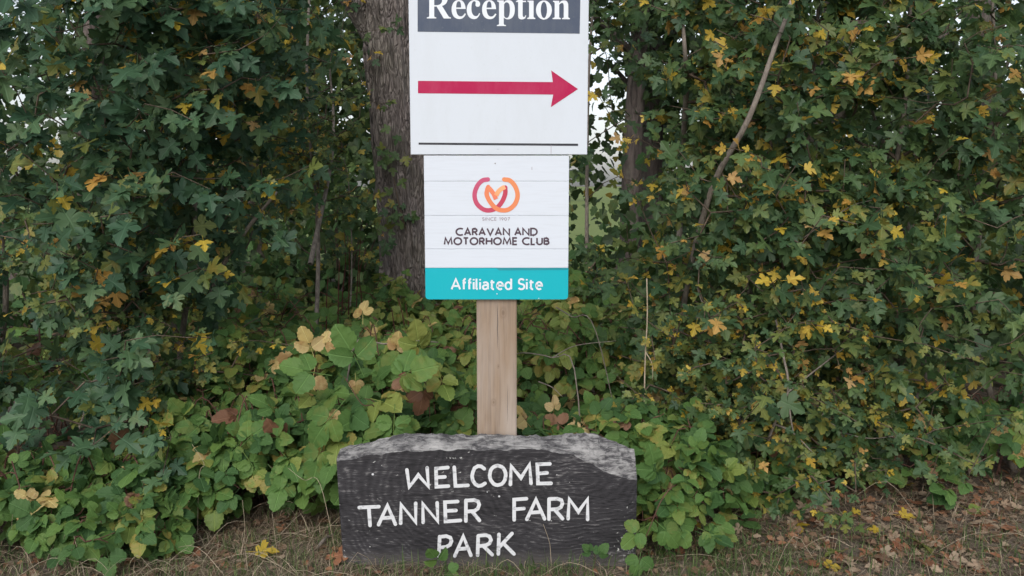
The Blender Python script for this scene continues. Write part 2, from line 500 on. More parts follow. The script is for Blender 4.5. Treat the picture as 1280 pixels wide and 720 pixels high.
def ribbon(pts, w, cap='butt', n=7):
    """2-D polyline -> (verts, faces) of a stroke of width w with mitred joints"""
    p = [np.array(q, float) for q in pts]
    closed = np.linalg.norm(p[0] - p[-1]) < 1e-6 and len(p) > 3
    if closed: p = p[:-1]
    N = len(p); L, Rr = [], []
    for i in range(N):
        a = p[i - 1] if (i > 0 or closed) else None
        b = p[(i + 1) % N] if (i < N - 1 or closed) else None
        d0 = (p[i] - a) / (np.linalg.norm(p[i] - a) + 1e-12) if a is not None else None
        d1 = (b - p[i]) / (np.linalg.norm(b - p[i]) + 1e-12) if b is not None else None
        if d0 is None: d0 = d1
        if d1 is None: d1 = d0
        n0 = np.array([-d0[1], d0[0]]); n1 = np.array([-d1[1], d1[0]])
        m = n0 + n1; m /= np.linalg.norm(m) + 1e-12
        k = min(1 / max(m @ n0, .2), 2.0)
        L.append(p[i] + m * k * w / 2); Rr.append(p[i] - m * k * w / 2)
    V, F = [], []
    for a, b in zip(L, Rr): V += [a, b]
    for i in range(N if closed else N - 1):
        j = (i + 1) % N
        F.append((2 * i, 2 * i + 1, 2 * j + 1, 2 * j))
    if cap == 'round' and not closed:
        for c, q, s in ((p[0], p[0] - p[1], 1), (p[-1], p[-1] - p[-2], 1)):
            a0 = math.atan2(q[1], q[0]); k = len(V)
            for a in np.linspace(a0 - math.pi / 2, a0 + math.pi / 2, n): V.append(c + np.array([math.cos(a), math.sin(a)]) * w / 2)
            F.append(tuple(range(k, k + n)))
    return V, F

def stroke_mesh(name, strokes, w, to3, mat, cap='butt', relief=0.0, step=0.00012):
    """strokes: 2-D polylines; to3(x, y, lift) -> 3-D point. Each stroke lies a hair above the last"""
    V, F = [], []
    for i, s in enumerate(strokes):
        v, f = ribbon(s, w, cap)
        k = len(V)
        V += [to3(q[0], q[1], relief + i * step) for q in v]
        for q in f: F.append(tuple(k + a for a in q))
    return poly_mesh(name, V, F, mat)

A3 = arc
CAPS = {  # cap height 1, y up; (advance, strokes)
 'A': (.74, [[(0, 0), (.37, 1), (.74, 0)], [(.14, .32), (.60, .32)]]),
 'B': (.56, [[(0, 0), (0, 1)], [(0, .96), (.26, .96)] + A3(.26, .75, .23, .21, 90, -90, 10) + [(0, .54)], [(0, .05), (.28, .05)] + A3(.28, .29, .27, .24, -90, 90, 10) + [(0, .53)]]),
 'C': (.80, [A3(.52, .5, .52, .5, 52, 308, 26)]),
 'D': (.76, [[(0, 0), (.28, 0)] + A3(.28, .5, .48, .5, -90, 90, 18) + [(0, 1), (0, 0)]]),
 'E': (.50, [[(.50, 1), (0, 1), (0, 0), (.50, 0)], [(0, .52), (.46, .52)]]),
 'H': (.66, [[(0, 0), (0, 1)], [(.66, 0), (.66, 1)], [(0, .52), (.66, .52)]]),
 'I': (.02, [[(0, 0), (0, 1)]]),
 'L': (.44, [[(0, 1), (0, 0), (.44, 0)]]),
 'M': (.94, [[(0, 0), (.12, 1), (.47, .12), (.82, 1), (.94, 0)]]),
 'N': (.74, [[(0, 0), (0, 1), (.74, 0), (.74, 1)]]),
 'O': (.90, [A3(.45, .5, .45, .5, 0, 360, 33)]),
 'R': (.56, [[(0, 0), (0, 1)], [(0, .96), (.26, .96)] + A3(.26, .72, .26, .24, 90, -90, 12) + [(0, .48)], [(.26, .48), (.56, 0)]]),
 'S': (.52, [A3(.28, .74, .23, .26, 30, 220, 12) + [(.28, .50)] + A3(.26, .26, .26, .26, 50, -150, 12)]),
 'T': (.58, [[(0, 1), (.58, 1)], [(.29, 0), (.29, 1)]]),
 'U': (.64, [[(0, 1), (0, .32)] + A3(.32, .32, .32, .32, 180, 360, 14) + [(.64, 1)]]),
 'V': (.78, [[(0, 1), (.39, 0), (.78, 1)]]),
 '1': (.22, [[(0, .84), (.2, 1), (.2, 0)]]),
 '9': (.54, [A3(.27, .70, .27, .29, 0, 360, 20), [(.53, .62), (.20, 0)]]),
 '0': (.58, [A3(.29, .5, .29, .5, 0, 360, 24)]),
 '7': (.50, [[(0, 1), (.50, 1), (.14, 0)]]),
 ' ': (.18, []),
 'f': (.26, [[(.10, 0), (.10, .82)] + A3(.28, .82, .18, .20, 180, 95, 8), [(0, .66), (.28, .66)]]),
 'i': (.02, [[(0, 0), (0, .70)], [(0, .86), (0, 1.0)]]),
 'l': (.10, [[(0, 1.04), (0, .14)] + A3(.13, .14, .13, .14, 180, 262, 5)]),
 'a': (.44, [A3(.23, .48, .21, .21, 150, 0, 10) + [(.44, 0)], [(.44, .40), (.22, .40)] + A3(.20, .20, .20, .20, 90, 270, 10) + [(.30, .03), (.44, .16)]]),
 't': (.34, [[(.12, .90), (.12, .18)] + A3(.28, .18, .16, .18, 180, 280, 8), [(0, .68), (.34, .68)]]),
 'e': (.52, [[(.02, .36), (.52, .36)] + A3(.27, .35, .25, .35, 5, 310, 22)]),
 'd': (.50, [A3(.25, .34, .25, .34, 0, 360, 24), [(.50, 0), (.50, 1.04)]]),
}

def set_line(text, x0, x1, ybase, ycap, gap=.16):
    """letters of one line as pixel-space strokes fitted between x0 and x1"""
    H = ybase - ycap
    adv, xs = 0.0, []
    for ch in text:
        xs.append(adv); adv += CAPS[ch][0] + gap
    k = (x1 - x0) / ((adv - gap) * H)
    out = []
    for ch, a in zip(text, xs):
        if ch != ' ':
            out.append([[(x0 + (a + sx) * H * k, ybase - sy * H) for sx, sy in s] for s in CAPS[ch][1]])
    return out

def plane3(Y):
    return lambda px, py, lift: P(px, py, Y) - np.array([0, lift, 0])

def letters(line, w, Y, mat, parent, cap='butt', relief=0.0):
    for s in line:
        part('letter', stroke_mesh('letter', s, w, plane3(Y), mat, cap, relief), parent)

# ------------------------------------------------------------------ post
post_x0, post_x1 = P(596, 460, .13)[0], P(646, 460, .13)[0]
sign_top = P(640, -48, .125)[2]
pt = thing('wooden_post', 'square weathered timber post carrying the two white signs behind the welcome board', 'post', ((post_x0 + post_x1) / 2, .19, 0))
pv = box_mesh('timber', post_x0, post_x1, .131, .131 + (post_x1 - post_x0), -.3, sign_top - .03, M['post'], .004)
part('timber', pv, pt)
# drying cracks in the post face
for (px, y0, y1, w) in ((622, 377, 436, .7), (634.5, 480, 530, .35)):
    n = 14
    pts = [(px + .22 * math.sin(i * 1.3 + px) + .12 * math.sin(i * 3.1), y0 + (y1 - y0) * i / n) for i in range(n + 1)]
    V, F = [], []
    for i, (a, b) in enumerate(pts):
        hw = w * math.sin(math.pi * (i + .3) / (n + .6)) * .5
        for s in (-1, 1):
            V.append(P(a + s * hw, b, .1306))
    F = [(2 * i, 2 * i + 1, 2 * i + 3, 2 * i + 2) for i in range(n)]
    part('crack', poly_mesh('crack', V, F, M['black_print']), pt)

# ------------------------------------------------------------------ upper sign
SY = .112          # front face of the upper sign
x0, x1 = P(512, 100, SY)[0], P(735, 100, SY)[0]
zt, zb = P(620, -46, SY)[2], P(620, 193.2, SY)[2]
rs = thing('reception_sign', 'large white sign reading Reception with a crimson arrow pointing right', 'sign', ((x0 + x1) / 2, SY + .009, zb))
part('panel', box_mesh('panel', x0, x1, SY, SY + .018, zb, zt, M['sign_white'], .0012), rs)
def quad_px(name, pts, Y, mat, parent):
    return part(name, poly_mesh(name, [P(a, b, Y) for a, b in pts], [tuple(range(len(pts)))], mat), parent)
banner = quad_px('banner', [(522, -29), (522, 39.6), (724.6, 42), (726, -27)], SY - .0006, M['slate'], rs)
quad_px('arrow', [(522.5, 101), (691, 102.6), (689, 88), (722.5, 111.3), (688.5, 134), (691.5, 118.2), (522.5, 116.6)], SY - .0006, M['crimson'], rs)
quad_px('rule_line', [(523.3, 178.2), (523.3, 180.8), (722.6, 182.4), (722.6, 179.6)], SY - .0006, M['black_print'], rs)

# serif word on the banner: outlines in units of 1/5.12 pixel, y up from the baseline
def bez(*segs):
    out = []
    for s in segs:
        if len(s) == 1: out.append(s[0])
        else:
            p0, p1, p2, p3 = [np.array(q, float) for q in s]
            for t in np.linspace(0, 1, 9):
                out.append(tuple((1 - t) ** 3 * p0 + 3 * (1 - t) ** 2 * t * p1 + 3 * (1 - t) * t * t * p2 + t ** 3 * p3))
    return out
def ell(cx, cy, rx, ry, n=30): return [(cx + rx * math.cos(a), cy + ry * math.sin(a)) for a in np.linspace(0, 2 * math.pi, n, endpoint=False)]
def e_glyph(x):
    o = bez([(90, 62), (88, 100), (72, 120), (47, 120)], [(47, 120), (18, 120), (0, 94), (0, 58)], [(0, 58), (0, 20), (20, -3), (50, -3)],
            [(50, -3), (70, -3), (82, 8), (92, 30)], [(84, 34)], [(84, 34), (76, 20), (68, 14), (58, 14)], [(58, 14), (40, 14), (30, 34), (29, 62)])
    h = bez([(29, 71), (30, 98), (36, 111), (46, 111)], [(46, 111), (57, 111), (61, 98), (61, 71)])
    return [([(a + x, b) for a, b in o], [[(a + x, b) for a, b in h]])]
def off(pts, x): return [(a + x, b) for a, b in pts]
SERIF = []
# R
SERIF.append([(off([(0, 0), (60, 0), (60, 7), (52, 8), (47, 14), (47, 158), (52, 163), (60, 165), (0, 165), (0, 158), (10, 157), (15, 152), (15, 14), (10, 8), (0, 7)], 172), []),
              (off(bez([(46, 165)], [(60, 165), (104, 165), (132, 152), (132, 122)], [(132, 122), (132, 100), (118, 86), (94, 80)], [(80, 76)], [(46, 76)]), 172),
               [off(bez([(46, 157)], [(62, 157), (86, 157), (98, 146), (98, 122)], [(98, 122), (98, 96), (84, 86), (62, 85)], [(46, 85)]), 172)]),
              (off([(60, 80), (96, 82), (136, 18), (144, 9), (154, 7), (154, 0), (108, 0)], 172), [])])
SERIF.append(e_glyph(330))
# c
SERIF.append([(off(bez([(86, 34), (76, 8), (64, -3), (46, -3)], [(46, -3), (18, -3), (0, 22), (0, 57)], [(0, 57), (0, 94), (22, 120), (52, 120)], [(52, 120), (74, 120), (86, 108), (86, 94)],
                       [(86, 94), (86, 82), (78, 76), (70, 76)], [(70, 76), (58, 76), (54, 86), (57, 98)], [(57, 98), (59, 108), (54, 112), (48, 112)], [(48, 112), (34, 110), (30, 90), (30, 66)],
                       [(30, 66), (30, 34), (42, 16), (58, 16)], [(58, 16), (68, 16), (74, 22), (79, 36)]), 427), [])])
SERIF.append(e_glyph(525))
# p
SERIF.append([(off([(0, -46), (58, -46), (58, -40), (48, -38), (44, -33), (44, 118), (2, 118), (2, 111), (10, 109), (14, 103), (14, -33), (10, -38), (0, -40)], 620), []),
              (off(bez([(43, 104)], [(54, 116), (66, 121), (78, 121), (104, 121)][0:1], [(54, 116), (62, 120), (68, 121), (74, 121)], [(74, 121), (100, 121), (115, 94), (115, 60)], [(115, 60), (115, 22), (98, -3), (72, -3)], [(72, -3), (60, -3), (52, 0), (43, 9)]), 620),
               [off(bez([(46, 20)], [(46, 20), (50, 8), (56, 6), (62, 6)], [(62, 6), (78, 6), (83, 30), (83, 60)], [(83, 60), (83, 90), (78, 106), (62, 106)], [(62, 106), (54, 106), (50, 100), (46, 92)]), 620)])])
# t
SERIF.append([(off(bez([(66, 22)], [(58, 2), (46, -3), (38, -3), (20, -3)][0:1], [(58, 6), (52, -1), (44, -3), (36, -3)], [(36, -3), (20, -3), (14, 6), (14, 24)], [(14, 108)], [(0, 108)], [(0, 113)],
                       [(0, 113), (16, 122), (26, 134), (36, 152)], [(43, 152)], [(43, 117)], [(64, 117)], [(64, 108)], [(43, 108)], [(43, 28)], [(43, 28), (43, 16), (46, 12), (52, 12)], [(52, 12), (56, 12), (58, 16), (61, 24)]), 742), [])])
# i
SERIF.append([(off([(0, 0), (52, 0), (52, 7), (44, 9), (41, 14), (41, 118), (1, 118), (1, 111), (9, 109), (12, 103), (12, 14), (8, 9), (0, 7)], 814), []), (off(ell(26, 148, 17, 17, 18), 814), [])])
SERIF.append([(off(ell(51, 58.5, 51, 61.5), 870), [off(ell(51, 58.5, 20, 52), 870)])])
# n
SERIF.append([(off([(0, 0), (52, 0), (52, 7), (45, 9), (42, 14), (42, 118), (2, 118), (2, 111), (10, 109), (13, 103), (13, 14), (9, 9), (0, 7)], 977), []),
              (off(bez([(41, 102)], [(54, 116), (64, 121), (73, 121), (90, 121)][0:1], [(54, 115), (60, 119), (66, 121), (72, 121)], [(72, 121), (92, 121), (100, 108), (100, 86)], [(100, 14)], [(103, 9)], [(111, 7)], [(111, 0)], [(60, 0)], [(60, 7)], [(68, 9)], [(71, 14)],
                       [(71, 82)], [(71, 82), (71, 98), (68, 104), (60, 104)], [(60, 104), (52, 104), (46, 98), (41, 90)]), 977), [])])
for glyph in SERIF:
    V, F = [], []
    for i, (outer, holes) in enumerate(glyph):
        loops = [outer] + holes
        flat = [q for l in loops for q in l]
        tri = tessellate_polygon([[Vector((a, b, 0)) for a, b in l] for l in loops])
        k = len(V)
        for a, b in flat:
            px = 500 + a / 5.12
            V.append(P(px, 23.0 + (px - 534) * .006 - b / 5.12, SY - .0012 - i * .00015))
        F += [(k + t[0], k + t[1], k + t[2]) for t in tri]
    part('letter', poly_mesh('letter', V, F, M['print_white']), banner)

def disc_geo(c, r, y, n=10, dome=0.0):
    V = [(c[0] + r * math.cos(a), y, c[2] + r * math.sin(a)) for a in np.linspace(0, 2 * math.pi, n, endpoint=False)]
    V2 = [(c[0] + .75 * r * math.cos(a), y - dome, c[2] + .75 * r * math.sin(a)) for a in np.linspace(0, 2 * math.pi, n, endpoint=False)]
    F = [(i, (i + 1) % n, n + (i + 1) % n, n + i) for i in range(n)] + [tuple(range(n, 2 * n))]
    return V + V2, F
def screw(px, py, Y, parent, r=.0026, mat='metal'):
    part('screw', poly_mesh('screw', *disc_geo(P(px, py, Y), r, Y, dome=.0012), M[mat]), parent)
screw(622.5, 186, SY, rs, .003, 'sign_white')
quad_px('scratch', [(688.6, 181), (688.6, 192.5), (689.1, 192.5), (689.1, 181)], SY - .0009, M['grey_print'], rs)

# ------------------------------------------------------------------ lower sign (planked, teal foot)
LY = .116
lx0, lx1 = P(530.8, 285, LY)[0], P(710.8, 285, LY)[0]
ls = thing('club_sign', 'white planked square sign with a ring emblem and a teal strip reading Affiliated Site', 'sign', ((lx0 + lx1) / 2, LY + .006, P(620, 374, LY)[2]))
edges = [194.2, 226.5, 269.3, 311.3, 335]
for a, b in zip(edges[:-1], edges[1:]):
    part('plank', box_mesh('plank', lx0, lx1, LY, LY + .012, P(620, b - .12, LY)[2], P(620, a + .12, LY)[2], M['plank_white'], .0009), ls)
# teal strip with rounded lower corners
tz0, tz1 = P(620, 374.2, LY)[2], P(620, 335.15, LY)[2]
rad = .011
out = [(lx0, tz1), (lx0, tz0 + rad)] + [(lx0 + rad - rad * math.cos(a), tz0 + rad - rad * math.sin(a)) for a in np.linspace(.2, math.pi / 2, 6)] + \
      [(lx1 - rad + rad * math.sin(a), tz0 + rad - rad * math.cos(a)) for a in np.linspace(0, math.pi / 2 - .2, 6)] + [(lx1, tz0 + rad), (lx1, tz1)]
n = len(out)
V = [(a, LY, b) for a, b in out] + [(a, LY + .012, b) for a, b in out]
F = [tuple(range(n)), tuple(range(2 * n - 1, n - 1, -1))] + [(i, i + n, (i + 1) % n + n, (i + 1) % n) for i in range(n)]
strip = part('teal_strip', fix_normals(poly_mesh('teal_strip', V, F, M['teal'])), ls)
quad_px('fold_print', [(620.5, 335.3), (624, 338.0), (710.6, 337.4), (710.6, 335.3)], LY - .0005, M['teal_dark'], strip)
letters(set_line('Affiliated Site', 564.5, 677.5, 361.6, 348.8, .22), 2.35, LY - .0006, M['print_white'], strip)
Z3 = 5.818
letters(set_line('CARAVAN AND', 570.3, 671.2, 293.9, 285.6, .27), 2.15, LY - .0006, M['plum'], ls)
letters(set_line('MOTORHOME CLUB', 555.6, 686, 305.6, 297.4, .27), 2.15, LY - .0006, M['plum'], ls)
letters(set_line('SINCE 1907', 603, 637, 275.6, 271.9, .34), .75, LY - .0006, M['grey_print'], ls)
# emblem: two linked rings whose crossing makes an M
def emblem_mat():
    t = NT('emblem_print')
    a = t.add('VertexColor'); a.layer_name = 'ink'
    return t.done(t.pbr(a.outputs[0], .35, .45))
M['emblem'] = emblem_mat()
def emblem_piece(name, pts, c0, c1, lift, cap='butt', w=33):
    pp = smooth_path([(a, b, 0) for a, b in pts], 8 * (len(pts) - 1))[:, :2]
    v, f = ribbon([tuple(q) for q in pp], w, cap)
    me = poly_mesh(name, [P(510 + q[0] / Z3, 210 + q[1] / Z3, LY - lift) for q in v], f, M['emblem'])
    ca = me.color_attributes.new('ink', 'FLOAT_COLOR', 'POINT')
    n = len(pp)
    for i in range(len(v)):
        k = (i // 2) / (n - 1) if i < 2 * n else (0 if i < 2 * n + 7 else 1)
        ca.data[i].color = tuple(c0[j] + (c1[j] - c0[j]) * k for j in range(3)) + (1,)
    part(name, me, ls)
emblem_piece('ring', [(580, 83), (540, 92), (503, 132), (484, 195), (499, 256), (543, 298), (590, 308), (642, 292), (683, 246), (706, 190), (707, 142)], (.50, .075, .17), (.48, .035, .07), .0006, 'round')
emblem_piece('ring', [(700, 83), (742, 92), (779, 134), (797, 195), (781, 256), (738, 298), (690, 308), (640, 293), (597, 246), (573, 195), (576, 160), (583, 138)], (.72, .24, .09), (.72, .20, .09), .0008, 'round')
emblem_piece('chevron', [(582, 140), (606, 165), (626, 195), (640, 227)], (.74, .22, .10), (.74, .18, .10), .0010)
emblem_piece('chevron', [(641, 200), (655, 174), (678, 152), (706, 137)], (.85, .34, .15), (.88, .42, .20), .0012)
screw(619, 204.3, LY, ls); screw(621.3, 367.4, LY, ls, .0022, 'print_white'); screw(673.5, 373, LY, ls, .0016, 'print_white')
quad_px('scratch', [(664.6, 208.5), (664.6, 212.5), (665.2, 212.5), (665.2, 208.5)], LY - .0006, M['grey_print'], ls)

# ------------------------------------------------------------------ welcome board
front_top = [(421.5, 578), (440, 574), (470, 568), (505, 565), (560, 563), (620, 561.5), (680, 562), (712, 568), (738, 580), (762, 592), (795.5, 600)]
back_top = [(421.5, 561), (440, 556), (470, 550), (500, 543.5), (560, 543), (620, 544.5), (680, 545), (735, 541.5), (750, 543.5), (774, 553), (795.5, 562)]
wb = thing('welcome_board', 'low black painted timber slab lettered WELCOME TANNER FARM PARK in white', 'sign board', (P(608, 640, 0)[0], .05, 0))
NB = 150
def interp(poly, x):
    return np.interp(x, [q[0] for q in poly], [q[1] for q in poly])
V, F, MI = [], [], []
rows = None
for i in range(NB + 1):
    u = i / NB
    px = 421.5 + u * (795.5 - 421.5)
    X = P(px, 640, 0)[0]
    zf = P(px, interp(front_top, px), 0)[2]
    slope_d = .075                                   # depth of the sloping waney edge
    zbk = P(px, interp(back_top, px), slope_d)[2]
    nz = lambda a, b: mnoise.noise(Vector((X * a, b, 3.3)))
    colv = []
    zf += .006 * nz(22, 1) + .003 * nz(70, 2); zbk += .006 * nz(25, 5) + .004 * nz(80, 6)
    lean = lambda z: X + (0.016 * (1 - u)) * (1 - z / .40) * (1 if u < .5 else 0) * max(0, 1 - u * 2)
    for z in np.linspace(-.12, zf, 12):
        colv.append((lean(z), .0025 * mnoise.noise(Vector((X * 3, z * 30, 9.1))), z))
    for k in range(1, 6):
        t = k / 5
        z = zf + (zbk - zf) * t
        bul = .006 * math.sin(t * math.pi)
        colv.append((X, slope_d * t - bul * .6, z + bul * .6 + .004 * mnoise.noise(Vector((X * 45, t * 2.5, 7.7))) + .0025 * mnoise.noise(Vector((X * 120, t * 4, 2.7)))))
    colv.append((X, .118, zbk - .012 + .004 * nz(30, 9)))
    colv.append((X, .120, -.12))
    rows = len(colv)
    V += colv
for i in range(NB):
    for j in range(rows - 1):
        F.append((i * rows + j, (i + 1) * rows + j, (i + 1) * rows + j + 1, i * rows + j + 1))
        MI.append(0 if j < 11 else 1)
F.append(tuple(range(rows - 1, -1, -1))); MI.append(0)
F.append(tuple(range(NB * rows, NB * rows + rows))); MI.append(0)
me = poly_mesh('slab', V, F, M['board'])
me.materials.append(M['bare'])
me.polygons.foreach_set('material_index', np.array(MI, np.int32))
part('slab', me, wb)
BZ = [  # hand painted letters traced at 3.2x, origin (410, 530)
 [[(316, 182), (326, 250), (362, 203), (402, 248), (397, 174)]],
 [[(480, 173), (432, 177), (434, 250), (482, 247)], [(433, 212), (468, 210)]],
 [[(506, 172), (511, 247), (560, 244)]],
 [[(626, 178), (614, 168), (600, 167), (588, 175), (580, 190), (577, 207), (580, 225), (589, 240), (602, 246), (616, 244), (628, 236)]],
 [arc(679, 204, 32, 39, 0, 360, 25)],
 [[(729, 240), (733, 167), (772, 214), (806, 160), (812, 236)]],
 [[(888, 158), (838, 161), (840, 237), (892, 236)], [(839, 196), (876, 194)]],
 [[(126, 333), (204, 329)], [(164, 334), (169, 404)]],
 [[(203, 401), (238, 324), (270, 399)], [(216, 375), (260, 372)]],
 [[(291, 396), (293, 321), (351, 392), (351, 316)]],
 [[(381, 392), (380, 318), (440, 388), (437, 314)]],
 [[(520, 308), (469, 311), (471, 388), (530, 384)], [(470, 347), (512, 344)]],
 [[(551, 386), (552, 304)], [(552, 305), (585, 303), (600, 309), (605, 322), (600, 337), (586, 346), (553, 349)], [(576, 348), (606, 384)]],
 [[(745, 382), (745, 301), (794, 297)], [(745, 340), (784, 336)]],
 [[(796, 380), (831, 301), (866, 378)], [(809, 353), (854, 350)]],
 [[(883, 380), (884, 299)], [(884, 299), (918, 297), (933, 303), (938, 316), (932, 331), (918, 339), (885, 341)], [(906, 341), (938, 377)]],
 [[(960, 377), (965, 299), (1001, 350), (1038, 299), (1038, 380)]],
 [[(443, 526), (447, 449)], [(447, 450), (474, 446), (489, 453), (494, 466), (488, 481), (474, 489), (446, 493)]],
 [[(508, 526), (541, 447), (572, 524)], [(520, 498), (562, 495)]],
 [[(599, 524), (601, 446)], [(601, 446), (632, 442), (647, 449), (652, 462), (646, 476), (632, 484), (602, 487)], [(622, 487), (657, 521)]],
 [[(682, 518), (684, 440)], [(736, 436), (686, 490)], [(702, 476), (744, 518)]],
]
for g_ in BZ:
    strokes = []
    for s in g_:
        closed = s[0] == s[-1] or np.linalg.norm(np.subtract(s[0], s[-1])) < 1e-6
        strokes.append([(410 + (a + rng.normal(0, .5)) / 3.2, 530 + (b + rng.normal(0, .5)) / 3.2) for a, b in s[:-1]] + ([None] if closed else [(410 + s[-1][0] / 3.2, 530 + s[-1][1] / 3.2)]))
        if closed: strokes[-1][-1] = strokes[-1][0]
    part('letter', stroke_mesh('letter', strokes, 4.5, plane3(0), M['letter_white'], 'round', .0032, .0002), wb)
for (a, b, r) in ((624, 620.5, .0035), (466, 593, .004), (609, 615, .002)):
    part('paint_fleck', poly_mesh('paint_fleck', *disc_geo(P(a, b, -.003), r, -.003, 7, .0004), M['letter_white']), wb)

# ------------------------------------------------------------------ leaf shapes
def maple_leaf(seed):
    r = np.random.default_rng(seed)
    half = [(.03, .0), (.14, -.05), (.27, -.03), (.34, .07), (.20, .16), (.38, .17), (.56, .27), (.63, .41), (.48, .42), (.45, .54), (.30, .48), (.14, .43),
            (.17, .58), (.29, .70), (.18, .76), (.14, .90), (.0, 1.0)]
    pts = []
    for s in (1, -1):
        h = [(s * x * r.uniform(.92, 1.08), y + r.uniform(-.025, .025)) for x, y in half]
        pts += h if s == 1 else h[-2::-1]
    pts = np.array(pts)
    c = np.array([[0, .30]])
    xy = np.concatenate([c, pts])
    fold, droop, tw = r.uniform(.05, .38), r.uniform(.05, .40), r.uniform(-.25, .25)
    rad = np.linalg.norm(xy - c, axis=1)
    z = fold * np.abs(xy[:, 0]) - droop * rad ** 2 + tw * xy[:, 0] * xy[:, 1] + r.uniform(-.03, .03, len(xy))
    pl = r.uniform(.35, .6)
    v = np.column_stack([xy[:, 0], xy[:, 1] + pl, z])
    n = len(pts)
    t = [(0, 1 + i, 1 + (i + 1) % n) for i in range(n)]
    uv = list(xy)
    k = len(v)                       # leaf stalk
    pv = []
    for yy, zz in ((0, .10 * pl), (pl + .02, z[0] * .3)):
        for a in (0, 2.1, 4.2): pv.append((.014 * math.cos(a), yy, zz + .014 * math.sin(a)))
    v = np.concatenate([v, pv]); uv += [(0, 0)] * 6
    for a in range(3):
        b = (a + 1) % 3
        t += [(k + a, k + b, k + 3 + b), (k + a, k + 3 + b, k + 3 + a)]
    return v, np.array(t), np.array(uv)

def leaflet(r, L, W, fold, droop):
    """ovate toothed leaflet along +y from the origin"""
    ys = np.array([0, .07, .16, .25, .34, .43, .52, .61, .70, .79, .88, 1.0])
    ws = np.array([.0, .44, .76, .82, 1.0, .93, 1.0, .84, .84, .62, .52, .0]) * W / 2
    v, uv, t = [], [], []
    for i, (y, w) in enumerate(zip(ys, ws)):
        for s in (-1, 0, 1):
            x = s * w
            tooth = (-.02 if i % 2 else .025) * abs(s) * L
            z = fold * abs(x) - droop * y * y * L + .02 * L * math.sin(i * 2.1 + s) * abs(s)
            v.append((x, y * L + tooth * (0 < i < 11), z)); uv.append((x / L, y))
    for i in range(11):
        a, b = 3 * i, 3 * i + 3
        for q in (0, 1):
            t += [(a + q, a + q + 1, b + q + 1), (a + q, b + q + 1, b + q)]
    return np.array(v), np.array(t), np.array(uv)

def bramble_leaf(seed, n5=False):
    r = np.random.default_rng(seed)
    V, T, U = [], [], []
    k = 0
    items = [(0, .46, 1.0), (62, .40, .82), (-62, .40, .82)]
    if n5: items += [(118, .36, .62), (-118, .36, .62)]
    pl = .45
    for ang, y0, s in items:
        L = s * r.uniform(.52, .64); W = L * r.uniform(.80, 1.0)
        v, t, u = leaflet(r, L, W, r.uniform(.05, .45), r.uniform(.05, .40))
        a = R(-ang + r.uniform(-10, 10)); ti = r.uniform(-.35, .35)
        st = .16 if ang == 0 else .04                     # little stalk
        v = v + [0, st, 0]
        v = np.column_stack([v[:, 0], v[:, 1], v[:, 2] + ti * v[:, 0] - r.uniform(0, .3) * v[:, 1]])
        c, s_ = math.cos(a), math.sin(a)
        v = np.column_stack([v[:, 0] * c - v[:, 1] * s_, v[:, 0] * s_ + v[:, 1] * c + pl, v[:, 2] + .01 * k / 24])
        V.append(v); T.append(t + k); U.append(u); k += len(v)
    pv = []
    for yy, zz in ((0, .04), (pl + .17, 0)):
        for a in (0, 2.1, 4.2): pv.append((.011 * math.cos(a), yy, zz - .012 + .011 * math.sin(a)))
    V.append(np.array(pv)); U.append(np.zeros((6, 2)))
    T.append(np.array([q for a in range(3) for q in ((k + a, k + (a + 1) % 3, k + 3 + (a + 1) % 3), (k + a, k + 3 + (a + 1) % 3, k + 3 + a))]))
    return np.concatenate(V), np.concatenate(T), np.concatenate(U)

def simple_leaf(seed):
    r = np.random.default_rng(seed)
    f = r.uniform(.1, .4)
    half = [(.12, .1), (.36, .22), (.30, .40), (.42, .55), (.22, .68), (.20, .85)]
    pts = half + [(0, 1.0)] + [(-a, b) for a, b in half[::-1]] + [(0, 0)]
    xy = np.array([(0, .45)] + pts)
    z = f * np.abs(xy[:, 0]) - r.uniform(0, .3) * xy[:, 1] ** 2
    n = len(pts)
    return np.column_stack([xy, z]), np.array([(0, 1 + i, 1 + (i + 1) % n) for i in range(n)]), xy

SHAPES = {'maple': [maple_leaf(s) for s in range(6)],
          'bramble': [bramble_leaf(s, s % 3 == 2) for s in range(6)],
          'simple': [simple_leaf(s) for s in range(4)]}
_lm = {}
def leaf_mesh(kind, shp, mat):
    k = (kind, shp, mat)
    if k not in _lm:
        v, t, u = SHAPES[kind][shp]
        _lm[k] = raw_mesh('leaf', v, t, [M[mat]], uv=u)
    return _lm[k]

def unit(a): return a / (np.linalg.norm(a, axis=-1, keepdims=True) + 1e-9)
def frames(tip, nrm):
    y = unit(tip); z = unit(nrm - (nrm * y).sum(-1, keepdims=True) * y); x = np.cross(y, z)
    return np.stack([x, y, z], -1)         # columns

